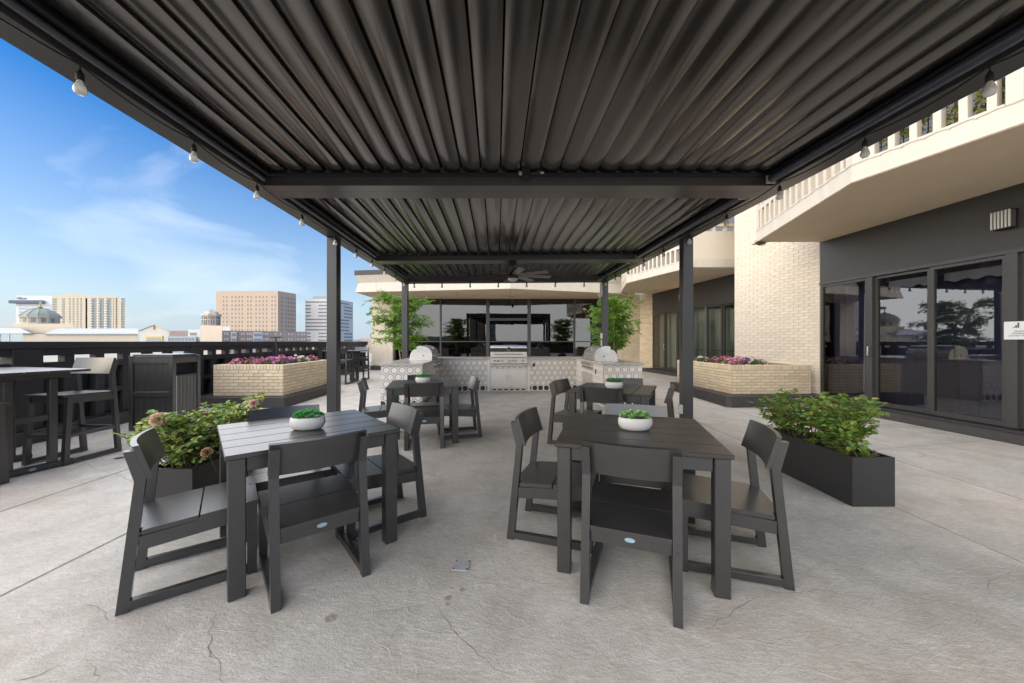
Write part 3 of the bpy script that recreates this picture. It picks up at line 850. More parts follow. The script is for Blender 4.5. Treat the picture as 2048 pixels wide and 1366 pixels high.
# ------------------------------------------------------------------ back building: window wall under a folded roof edge
we = thing('window_wall', 'long mirror-like window wall with dark mullions at the far end of the deck', 'window wall', (0, 0, 0), 0)
YE = 17.2
XM = [(-5.48, 'f'), (-3.33, 'm'), (-1.13, 'w'), (0.80, 'w'), (2.92, 'm'), (5.02, 'f')]
for i in range(len(XM) - 1):
    a, b = XM[i][0], XM[i + 1][0]
    zs = [0.22, 1.31, 3.46] if i != 2 else [0.05, 1.31, 2.34, 3.46]
    for z0, z1 in zip(zs[:-1], zs[1:]):
        mb = MB(); mb.poly([(a, YE, z0), (b, YE, z0), (b, YE, z1), (a, YE, z1)]); mb.obj('pane', M['pane_e'], we, fix=False)
    for z in zs[1:-1]:
        hh = 0.025 if z < 2 else 0.055
        MB().box(a + 0.03, b - 0.03, YE - 0.045, YE + 0.03, z - hh, z + hh).obj('transom', M['doorframe'], we)
    MB().box(a + 0.03, b - 0.03, YE - 0.05, YE + 0.03, 0.16, 0.22).obj('sill', M['doorframe'], we)
for x, k in XM:
    w = {'f': 0.05, 'm': 0.035, 'w': 0.078}[k]
    MB().box(x - w, x + w, YE - 0.07, YE + 0.04, 0.02, 3.47).obj('mullion', M['doorframe'], we)
MB().box(-5.5, 5.05, YE - 0.08, YE + 0.05, 3.40, 3.50).obj('head', M['doorframe'], we)
MB().box(-5.5, 5.05, YE - 0.10, YE + 0.05, 0.001, 0.16).obj('plinth', M['plinth'], we)
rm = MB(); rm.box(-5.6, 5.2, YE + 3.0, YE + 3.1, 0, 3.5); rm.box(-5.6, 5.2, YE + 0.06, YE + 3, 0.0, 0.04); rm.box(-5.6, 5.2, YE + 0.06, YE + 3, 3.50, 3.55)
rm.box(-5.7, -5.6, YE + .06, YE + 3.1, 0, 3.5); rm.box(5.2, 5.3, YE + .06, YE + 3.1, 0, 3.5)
rm.obj('room_lining', M['inside'], we)  # dark backing added behind the panes so no light leaks through
rf = thing('roof_canopy', 'cream folded fascia and soffit over the window wall, dark cap on top', 'roof', (0, 0, 0), 0)
edge = [(-6.35, 14.90), (-0.06, 13.87), (4.62, 15.33)]
def ring(off, z): return [(p[0] - (off if i == 0 else 0), p[1] + off * -1.0, z) for i, p in enumerate(edge)]
prof = [(0.0, 3.31), (-0.085, 3.69), (0.02, 3.985)]
fa = MB()
for (o0, z0), (o1, z1) in zip(prof[:-1], prof[1:]):
    r0, r1 = ring(o0, z0), ring(o1, z1)
    for i in range(2): fa.poly([r0[i], r0[i + 1], r1[i + 1], r1[i]])
    fa.poly([(r0[0][0], 17.6, z0), r0[0], r1[0], (r1[0][0], 17.6, z1)])
fa.obj('fascia', M['white'], rf)
cp = MB(); r0 = ring(0.025, 0)
cp.prism([(r0[0][0], r0[0][1]), (r0[1][0], r0[1][1]), (r0[2][0], r0[2][1]), (4.62, 18.5), (r0[0][0], 18.5)], 3.987, 4.18); cp.obj('cap_flashing', M['plinth'], rf)
sf = MB(); sf.prism([(-6.34, 14.91), (-0.06, 13.88), (4.62, 15.34), (5.2, 17.3), (5.2, 18.5), (-6.34, 18.5)], 3.30, 3.312); sf.obj('soffit', M['soffit'], rf)
for x in (-2.2, 1.2, -0.06):
    MB().bar((x, 14.2 + abs(x) * .3, 3.296), (x * 1.15, 17.1, 3.296), 0.012, 0.006).obj('soffit_joint', M['mortar'], rf)
# fascia return towards the right balcony
MB().prism([(4.62, 15.33), (5.3, 15.9), (5.3, 16.3), (4.62, 15.9)], 3.31, 3.98).obj('fascia_return', M['stucco'], rf)
sp = thing('soffit_sprinkler', 'small dark lamp hanging from the cream soffit before the window wall', 'lamp', (0.03, 16.2, 3.29), 0)
MB().tube([(0, 0, 0.005), (0, 0, -0.12)], 0.018, 8).obj('stem', M['conduit'], sp)
MB().lathe([(0.02, -0.12), (0.05, -0.17), (0.05, -0.27), (0.03, -0.3)], 12).obj('lamp_head', M['black'], sp, smooth=True)

# ------------------------------------------------------------------ dark precast parapet on the left
pr = thing('parapet_wall', 'dark brown pierced parapet wall along the left edge of the deck', 'parapet wall', (-5.90, 0, 0), math.atan(0.068))
# local y runs along the wall, local x = 0 is its inner face, outwards to -x
YS, YEND = -7.6, 18.2
G0, PER, MOD = 4.87, 2.76, 0.412
MB().cbox(-0.14, 0.10, YS, YEND, 0.001, 0.165, 0.012).obj('plinth', M['plinth'], pr)
MB().cbox(-0.14, 0.035, YS, YEND, 1.215, 1.311, 0.008).obj('coping', M['parapet'], pr)
MB().box(-0.115, 0.008, YS, YEND, 1.122, 1.2145).obj('top_band', M['parapet'], pr)
for (z0, z1) in ((0.93, 1.032), (0.522, 0.594), (0.166, 0.19)):
    MB().cbox(-0.108, -0.003, YS, YEND, z0, z1, 0.004).obj('rail', M['parapet'], pr)
MB().box(-0.137, -0.1085, YS, YEND, 0.166, 0.985).obj('back_panel', M['parapet'], pr)
pier = MB().cbox(-0.10, 0.0, -0.062, 0.062, 0.19, 1.122, 0.005).mesh('pier', M['parapet'])
post = MB().cbox(-0.125, 0.03, -0.16, 0.16, 0.166, 1.2145, 0.006).mesh('post', M['parapet'])
k0 = -5
for g in range(k0, 6):
    gs = G0 + g * PER
    if gs - 0.15 > YS and gs < YEND: put('post', post, pr, (0, gs - 0.145, 0))
    for j in range(1, 6):
        y = gs + j * MOD - 0.062
        if YS < y < YEND: put('pier', pier, pr, (0, y, 0))
pr2 = thing('parapet_wall', 'dark parapet wall across the near end of the deck', 'parapet wall', (0, -7.7, 0), 0)
MB().box(-5.4, 7.0, -0.1, 0.0, 0.001, 1.3).obj('wall_panel', M['parapet'], pr2)

# ------------------------------------------------------------------ pergola
ZB, ZT = 2.904, 3.16
def xl(y): return -2.610 - 0.0385 * y
def xr(y): return 3.082 - 0.0541 * y
PTH = 0.0435
pg = thing('pergola', 'black louvred pergola over the dining tables and grills', 'pergola', (0, 0, 0), 0)
YA, YB = 0.15, 10.2
MB().prism([(xl(YA), YA), (xl(YA) + 0.21, YA), (xl(YB) + 0.21, YB), (xl(YB), YB)], ZB, ZT).obj('side_beam', M['beam'], pg)
MB().prism([(xr(YA) - 0.21, YA), (xr(YA), YA), (xr(9.95), 9.95), (xr(9.95) - 0.21, 9.95)], ZB, ZT).obj('side_beam', M['beam'], pg)
def xbeam(a0, a1, b0, b1, z0=ZB + 0.001, z1=ZT - 0.001, name='cross_beam'):
    l = lambda y: xl(y) + 0.212; r = lambda y: xr(y) - 0.212
    return MB().prism([(l(a0), a0), (r(b0), b0), (r(b1), b1), (l(a1), a1)], z0, z1).obj(name, M['beam'], pg)
xbeam(0.151, 0.34, 0.151, 0.34)
xbeam(3.763, 3.904, 3.763, 3.904); xbeam(3.907, 4.096, 3.907, 4.096)
xbeam(7.288, 7.448, 7.13, 7.288); xbeam(7.451, 7.616, 7.291, 7.45)
xbeam(9.89, 10.19, 9.65, 9.94)
for (a, b) in ((0.36, 3.76), (4.10, 7.24), (7.52, 9.80)):      # gutter ledges on the inner faces
    for f, s_ in ((lambda y: xl(y) + 0.212, 1), (lambda y: xr(y) - 0.212, -1)):
        MB().prism([(f(a), a), (f(a) + s_ * 0.10, a), (f(b) + s_ * 0.10, b), (f(b), b)], 2.985, 3.0).obj('gutter', M['black'], pg)
        MB().prism([(f(a), a), (f(a) + s_ * 0.012, a), (f(b) + s_ * 0.012, b), (f(b), b)], 3.0, 3.098).obj('gutter_back', M['parapet'], pg)
        MB().prism([(f(a), a), (f(a) + s_ * 0.105, a), (f(b) + s_ * 0.105, b), (f(b), b)], 3.1, 3.112).obj('light_stop_plate', M['parapet'], pg)  # added plate that blocks sky light leaking in above the gutter
MB().prism([(xl(3.76) + 0.22, 3.70), (xr(3.76) - 0.22, 3.70), (xr(3.76) - 0.22, 3.762), (xl(3.76) + 0.22, 3.762)], 2.995, 3.01).obj('gutter', M['black'], pg)
MB().prism([(xl(7.2) + 0.22, 7.225), (xr(7.2) - 0.22, 7.07), (xr(7.2) - 0.22, 7.13), (xl(7.2) + 0.22, 7.287)], 2.995, 3.01).obj('gutter', M['black'], pg)
for (a, b) in ((0.40, 3.72), (4.14, 7.1), (7.60, 9.6)):          # roller tubes of the side screens
    MB().tube([(xr(a) - 0.262, a, 2.955), (xr(b) - 0.262, b, 2.955)], 0.042, 16).obj('screen_tube', M['tubeblk'], pg, smooth=True)
    MB().tube([(xl(a) + 0.245, a, 2.955), (xl(b) + 0.245, b, 2.955)], 0.026, 12).obj('screen_tube', M['tubeblk'], pg, smooth=True)
    for y in (a, b):
        MB().cbox(xr(y) - 0.31, xr(y) - 0.214, y - 0.012, y + 0.012, 2.91, 3.0, 0.003).obj('tube_bracket', M['conduit'], pg)
PIT = 0.196
prof_l = [(0.0, 0.042)] + [(x, 0.027 * ((x - 0.122) / 0.122) ** 2) for x in (0.006, 0.016, 0.03, 0.05, 0.075, 0.10, 0.118, 0.135, 0.155, 0.170, 0.182, 0.189)] + [
          (0.192, 0.024), (0.192, 0.046), (0.186, 0.056), (0.186, 0.075), (-0.016, 0.075), (-0.016, 0.060)]
for (a, b) in ((0.36, 3.735), (4.12, 7.235), (7.47, 9.83)):
    lm = MB().prism(prof_l, 0, b - a, 'y').mesh('louver', M['louver'], smooth=True)
    x0 = xl(a) + 0.30; n = int((xr(a) - 0.30 - x0) / PIT) + 1
    for k in range(n):
        put('louver', lm, pg, (x0 + k * PIT, a, 3.022), PTH)
    if a > 0.5: continue
cl = MB().box(-0.006, 0.006, -0.006, 0.012, -0.012, 0.012).mesh('pivot_pin', M['silver'])
for yb, sl in ((3.735, 0.0), (7.25, -0.03)):
    for k in range(1, 15):
        x = xl(yb) + 0.27 + k * PIT
        put('pivot_pin', cl, pg, (x, yb + sl * (x + 2.5), 3.012), 0)
POSTS = [(xl(5.6) + 0.002, 5.6, 1), (xr(5.63) - 0.157, 5.63, -1), (xl(9.98) + 0.002, 9.98, 1), (xr(9.75) - 0.157, 9.75, -1), (xl(0.5), 0.3, 1), (xr(0.5) - 0.157, 0.3, -1)]
for (x, y, s_) in POSTS:
    MB().cbox(x, x + 0.155, y, y + 0.14, 0.001, ZB - 0.001, 0.005).obj('post', M['frame'], pg)
    MB().cbox(x - 0.012, x + 0.167, y - 0.012, y + 0.152, 0.0005, 0.012, 0.002).obj('base_plate', M['frame'], pg)
# boxes on the posts
t = thing('outlet_box', 'white outlet box low on the front right pergola post', 'outlet box', (xr(5.63) - 0.157 - 0.022, 5.66, 0.27), 0)
MB().cbox(-0.035, 0.022, -0.03, 0.04, -0.07, 0.07, 0.008).obj('cover', M['conduit'], t)
MB().cbox(-0.045, -0.034, -0.02, 0.03, -0.05, 0.05, 0.003).obj('flap', M['plastic_w'], t)
xq = xr(9.75) - 0.157
t = thing('security_camera', 'white camera housing high on the back right pergola post', 'camera', (xq - 0.03, 9.76, 2.62), 0)
MB().cbox(-0.03, 0.03, -0.03, 0.03, -0.05, 0.24, 0.006).obj('bracket', M['plastic_w'], t)
MB().lathe([(0.02, -0.14), (0.055, -0.10), (0.06, -0.05), (0.05, -0.02)], 14, (-0.03, 0, 0)).obj('dome', M['plastic_w'], t, smooth=True)
t = thing('outlet_box', 'pale switch box halfway up the back right pergola post', 'outlet box', (xq - 0.02, 9.76, 1.45), 0)
MB().cbox(-0.03, 0.02, -0.03, 0.03, -0.06, 0.08, 0.006).obj('cover', M['plastic_w'], t)
MB().cbox(-0.022, 0.012, -0.03, 0.02, -0.26, -0.12, 0.006).obj('lower_cover', M['plastic_w'], t)
MB().tube([(0, 0, -0.06), (0, 0, -0.12)], 0.008, 6).obj('conduit', M['plastic_w'], t)
t = thing('louver_motor', 'dark louver motor and bracket on the first cross beam', 'motor', (0.20, 3.70, 3.0), 0)
MB().cbox(-0.10, -0.02, -0.03, 0.03, -0.04, 0.05, 0.006).obj('motor_body', M['black'], t)
MB().tube([(-0.02, 0, 0.0), (0.08, 0, 0.01)], 0.012, 8).obj('shaft', M['black'], t)
MB().cbox(0.085, 0.12, -0.02, 0.0, -0.004, 0.012, 0.003).obj('clip', M['plastic_w'], t)
MB().cbox(-0.13, -0.10, -0.02, 0.0, -0.02, 0.012, 0.003).obj('clip', M['plastic_w'], t)

# ceiling fan under the second beam
fn = thing('ceiling_fan', 'dark ceiling fan with pale-lit blades hanging under the pergola beam', 'ceiling fan', (0.02, 7.40, ZB), 0)
MB().cbox(-0.07, 0.07, -0.07, 0.07, -0.075, -0.001, 0.006).obj('canopy', M['black'], fn)
MB().tube([(0, 0, -0.075), (0, 0, -0.20)], 0.014, 10).obj('down_rod', M['black'], fn, smooth=True)
MB().lathe([(0.03, -0.17), (0.06, -0.20), (0.10, -0.25), (0.115, -0.29), (0.10, -0.33)], 20).obj('motor', M['black'], fn, smooth=True)
MB().lathe([(0.10, -0.331), (0.095, -0.36), (0.05, -0.385), (0.0, -0.39)], 20).obj('light_cover', M['plastic_w'], fn, smooth=True)
bm_ = MB()
for i in range(8):
    a, b = i / 8, (i + 1) / 8
    bm_.poly([(0.10 + 0.69 * a, -0.05 - 0.012 * a, 0.022), (0.10 + 0.69 * b, -0.05 - 0.012 * b, 0.022), (0.10 + 0.69 * b, 0.05 + 0.012 * b, -0.012), (0.10 + 0.69 * a, 0.05 + 0.012 * a, -0.012)])
vs, fs = bm_.v[:], bm_.f[:]
bm_.add([(x, y, z + 0.008) for x, y, z in vs], [tuple(reversed(f)) for f in fs])
bme = bm_.mesh('blade', M['fanblade'], smooth=True)
for k in range(8):
    put('blade', bme, fn, (0, 0, -0.275), rad(12 + 45 * k))

# string lights
def sock():
    return MB().lathe([(0.006, 0.0), (0.012, -0.012), (0.017, -0.018), (0.019, -0.055), (0.017, -0.062)], 10).mesh('socket', M['rubber'], smooth=True)
SOCK = sock()
BULB = MB().lathe([(0.012, -0.060), (0.020, -0.082), (0.029, -0.108), (0.030, -0.122), (0.022, -0.138), (0.0, -0.144)], 12).mesh('bulb', M['bulb'], smooth=True)
def string(label, pts, sag, drop):
    t = thing('string_light', label, 'string lights', (0, 0, 0), 0, 'string lights round the pergola')
    P = []
    for a, b in zip(pts[:-1], pts[1:]):
        for k in range(8):
            u = k / 8
            P.append((lerp(a[0], b[0], u), lerp(a[1], b[1], u), lerp(a[2], b[2], u) - sag * 4 * u * (1 - u)))
    P.append(pts[-1])
    MB().tube(P, 0.006, 5).obj('cable', M['rubber'], t)
    for p in pts:
        b = put('lamp', SOCK, t, (p[0], p[1], p[2] - drop), RND.uniform(0, 6))
        put('bulb', BULB, b)
        MB().tube([(p[0], p[1], p[2]), (p[0], p[1], p[2] - drop)], 0.004, 5).obj('lead', M['rubber'], t)
yl = [1.29, 2.11, 2.90, 3.66, 4.50, 5.42, 6.22, 7.0, 7.8, 8.6, 9.4]
string('string of bulbs along the left pergola beam, against the sky', [(xl(y) + 0.215, y, ZB - 0.006) for y in yl], 0.035, 0.03)
yr = [1.35, 2.12, 2.83, 3.67, 4.5, 5.35, 6.15, 6.95, 7.75, 8.55, 9.3]
string('string of bulbs along the right pergola beam, against the building', [(xr(y) - 0.215, y, ZB - 0.006) for y in yr], 0.035, 0.03)
xb = [-2.62 + 0.752 * k for k in range(7)]
string('string of bulbs across the back pergola beam, before the window wall', [(x, 9.86 - 0.047 * (x + 2.6), ZB - 0.005) for x in xb], 0.02, 0.012)

# ------------------------------------------------------------------ outdoor kitchen
KT = 0.05
kit = thing('kitchen_counter', 'U shaped outdoor kitchen counter faced with white hexagon tiles', 'kitchen counter', (-1.869, 9.553, 0), KT)
CT = 0.885
core = MB()
core.box(-0.79, -0.006, -2.394, 0.70, 0.001, CT - 0.045); core.box(-0.005, 3.575, 0.006, 0.70, 0.001, CT - 0.045); core.box(3.576, 4.36, -2.394, 0.70, 0.001, CT - 0.045)
core.obj('counter_body', M['grout'], kit)
for (x0, x1, y0, y1) in ((-0.82, 0.028, -2.43, 0.73), (0.0285, 3.5415, -0.03, 0.73), (3.542, 4.39, -2.43, 0.73)):
    MB().cbox(x0, x1, y0, y1, CT - 0.045, CT, 0.004).obj('countertop', M['granite'], kit)
def clip(poly, x0, x1, z0, z1):
    for ax, lim, sg_ in ((0, x0, 1), (0, x1, -1), (1, z0, 1), (1, z1, -1)):
        o = []
        for i in range(len(poly)):
            a, b = poly[i], poly[(i + 1) % len(poly)]
            da, db = (a[ax] - lim) * sg_, (b[ax] - lim) * sg_
            if da >= 0: o.append(a)
            if da * db < 0:
                t_ = da / (da - db); o.append((lerp(a[0], b[0], t_), lerp(a[1], b[1], t_)))
        poly = o
        if len(poly) < 3: return []
    return poly
TW = 0.152
def hexa(r): return [(r * math.sin(math.pi / 3 * k), r * math.cos(math.pi / 3 * k)) for k in range(6)]
RO = (TW - 0.003) / math.sqrt(3)
HO, H1, H2 = hexa(RO), hexa(RO * 0.83), hexa(RO * 0.715)
def tile_mb(cx, cz, box, black):
    mb = MB(); full = True
    def put_poly(pl, mi):
        nonlocal full
        q = clip([(p[0] + cx, p[1] + cz) for p in pl], *box) if box else pl
        if len(q) >= 3: mb.poly([((p[0] - cx) if box else p[0], -0.006, (p[1] - cz) if box else p[1]) for p in q], mi)
    for k in range(6):
        n_ = (k + 1) % 6
        put_poly([HO[k], HO[n_], H1[n_], H1[k]], 0)
        put_poly([H1[k], H1[n_], H2[n_], H2[k]], 1)
    put_poly(H2, 1 if black else 0)
    o = clip([(p[0] + cx, p[1] + cz) for p in HO], *box) if box else [(p[0] + cx, p[1] + cz) for p in HO]
    for a, b in zip(o, o[1:] + o[:1]):
        a, b = (a[0] - cx, a[1] - cz), (b[0] - cx, b[1] - cz)
        mb.poly([(a[0], -0.006, a[1]), (b[0], -0.006, b[1]), (b[0], 0.0, b[1]), (a[0], 0.0, a[1])], 0)
    return mb
TFULL = {k: tile_mb(0, 0, None, k).mesh('tile', [M['tile_w'], M['tile_k']]) for k in (False, True)}
def tile_face(P, ang, Lf, holes=(), off=0.0):
    z0, z1 = 0.004, CT - 0.047
    d = Vector((math.cos(ang), math.sin(ang)))
    for r in range(-1, 7):
        cz = 0.093 + r * TW * math.sqrt(3) / 2
        x = off + (TW / 2 if r % 2 else 0) - TW
        while x < Lf + TW:
            x += TW
            a0, a1, b0, b1 = x - TW / 2, x + TW / 2, cz - RO, cz + RO
            if a1 <= 0.012 or a0 >= Lf - 0.012 or b1 <= z0 + 0.01 or b0 >= z1 - 0.01: continue
            if any(a0 > h[0] and a1 < h[1] and b0 > h[2] and b1 < h[3] for h in holes): continue
            inside = a0 >= 0 and a1 <= Lf and b0 >= z0 and b1 <= z1
            me = TFULL[r == 0] if inside else tile_mb(x, cz, (0, Lf, z0, z1), r == 0).mesh('tile', [M['tile_w'], M['tile_k']])
            put('tile', me, kit, (P[0] + d.x * x, P[1] + d.y * x, cz), ang)
GX = 1.785
tile_face((0.0, 0.0), 0, 3.57, [(GX - 0.5, GX + 0.5, 0.08, 0.6)], 0.04)
tile_face((-0.79, -2.4), 0, 0.79, (), 0.03)
tile_face((0.0, -2.4), rad(90), 2.4)
tile_face((3.57, 0.0), rad(-90), 2.4)
tile_face((3.57, -2.4), 0, 0.79, (), 0.06)
def door_pair(P, ang, w=0.965):
    d = thing('access_door', None, None); d.parent = kit; d.location = (P[0], P[1], 0); d.rotation_euler = (0, 0, ang)
    fr = MB(); fr.cbox(-w / 2, w / 2, -0.022, 0.0, 0.075, 0.60, 0.003); fr.obj('door_frame', M['steel_d'], d)
    for s_ in (-1, 1):
        MB().cbox(min(s_ * 0.003, s_ * (w / 2 - 0.03)), max(s_ * 0.003, s_ * (w / 2 - 0.03)), -0.036, -0.0225, 0.11, 0.565, 0.003).obj('door_leaf', M['steel_d'], d)
        MB().tube([(s_ * 0.055, -0.036, 0.275), (s_ * 0.055, -0.062, 0.275), (s_ * 0.055, -0.062, 0.42), (s_ * 0.055, -0.036, 0.42)], 0.006, 8).obj('handle', M['steel'], d, smooth=True)
    MB().box(0.03, 0.075, -0.0375, -0.0362, 0.125, 0.135).obj('name_plate', M['black'], d)
door_pair((GX, 0.0), 0)
door_pair((0.0, -0.58), rad(90), 0.9); door_pair((3.57, -1.2), rad(-90), 0.9)
for x in (GX - 0.525, GX + 0.525):
    MB().box(x - 0.035, x + 0.035, -0.0145, -0.0065, 0.004, CT - 0.047).obj('side_trim', M['tile_w'], kit)
MB().box(3.12, 3.17, -0.02, -0.0065, 0.60, 0.66).obj('outlet', M['conduit'], kit)
MB().box(0.38, 0.44, -0.02, -0.0065, 0.66, 0.74).obj('outlet', M['conduit'], kit)
MB().box(GX + 0.63, GX + 0.69, -0.022, -0.0065, 0.65, 0.74).obj('switch', M['black'], kit)
MB().box(3.552, 3.564, -1.93, -1.88, 0.62, 0.72).obj('switch', M['black'], kit)

HOODP = [(0.02, 0.006), (0.0, 0.02), (0.0, 0.135), (0.012, 0.165)]
HOODT = [(0.004, 0.168), (0.02, 0.205), (0.06, 0.255), (0.12, 0.295), (0.20, 0.320), (0.28, 0.325), (0.35, 0.312), (0.35, 0.168)]
REAR = [(0.351, 0.006), (0.351, 0.250), (0.40, 0.245), (0.45, 0.215), (0.49, 0.15), (0.51, 0.08), (0.515, 0.006)]
def grill(label, P, ang):
    Mx = Matrix.Translation((-1.869, 9.553, CT)) @ Matrix.Rotation(KT, 4, 'Z')
    q = Mx @ Vector((P[0], P[1], 0.0))
    t = thing('gas_grill', label, 'grill', q, KT + ang, 'built-in grills of the outdoor kitchen')
    hw = 0.482
    MB().prism(HOODT, -hw, hw, 'x').obj('hood', M['steel'], t, smooth=True)
    MB().prism([(0.012, 0.1675), (0.35, 0.1675), (0.35, 0.006), (0.02, 0.006), (0.0, 0.02), (0.0, 0.15)], -hw + 0.004, hw - 0.004, 'x').obj('fire_box', M['steel_d'], t)
    MB().prism(REAR, -hw + 0.012, hw - 0.012, 'x').obj('rear_housing', M['steel_d'], t, smooth=True)
    MB().box(-0.52, 0.52, -0.004, 0.53, 0.001, 0.006).obj('trim_flange', M['steel_d'], t)
    hb = MB().tube([(-0.36, -0.002, 0.095), (-0.36, -0.055, 0.095), (0.36, -0.055, 0.095), (0.36, -0.002, 0.095)], 0.013, 10)
    hb.obj('handle', M['steel'], t, smooth=True)
    MB().lathe([(0.052, 0), (0.052, 0.006), (0.045, 0.009), (0.0, 0.010)], 18).move(Matrix.Translation((0, 0.035, 0.235)) @ Matrix.Rotation(rad(58), 4, 'X')).obj('temperature_gauge', M['steel_d'], t)
    MB().lathe([(0.036, 0.0101), (0.036, 0.0125), (0.0, 0.0125)], 18).move(Matrix.Translation((0, 0.035, 0.235)) @ Matrix.Rotation(rad(58), 4, 'X')).obj('gauge_face', M['black'], t)
    MB().prism([(0.0, 0.0), (-0.050, -0.008), (-0.078, -0.145), (-0.03, -0.150)], -hw, hw, 'x').obj('control_panel', M['steel_d'], t)
    kn = MB().lathe([(0.030, 0.0), (0.028, 0.006), (0.021, 0.010), (0.019, 0.036), (0.0, 0.038)], 14).mesh('knob', M['steel'], smooth=True)
    kb = MB().lathe([(0.034, 0.0005), (0.034, 0.003), (0.0, 0.003)], 14).mesh('knob_ring', M['black'])
    for x in (-0.37, -0.18, 0.0, 0.09, 0.185, 0.37):
        o = put('knob', kn, t, (x, -0.064, -0.078)); o.rotation_euler = (rad(101), 0, 0)
        r_ = put('knob_ring', kb, o, (0, 0, 0))
    MB().box(-0.31, -0.24, -0.0725, -0.0655, -0.095, -0.065).obj('warning_label', M['red'], t)
    MB().box(-hw, hw, -0.045, -0.031, -0.165, -0.151).obj('gap_shade_strip', M['black'], t)  # solid black strip, its colour stands in for shade above the tray
    MB().cbox(-hw + 0.01, hw - 0.01, -0.068, -0.031, -0.203, -0.166, 0.004).obj('drip_tray', M['steel'], t)
    sd = MB().lathe([(0.011, 0), (0.011, 0.008), (0.0, 0.008)], 10)
    for s_ in (-1, 1):
        c_ = MB().tube([(s_ * (hw - 0.006), 0.20, 0.10), (s_ * (hw + 0.012), 0.20, 0.10)], 0.014, 10); c_.obj('spit_hole', M['black'], t)
    return t
grill('steel grill facing the camera in the middle of the tiled counter', (GX, -0.012), 0)
grill('steel grill on the left arm of the counter, seen from its pale side', (-0.03, -0.58), rad(90))
grill('steel grill on the right arm of the counter, warm reflection on its side', (3.60, -1.20), rad(-90))

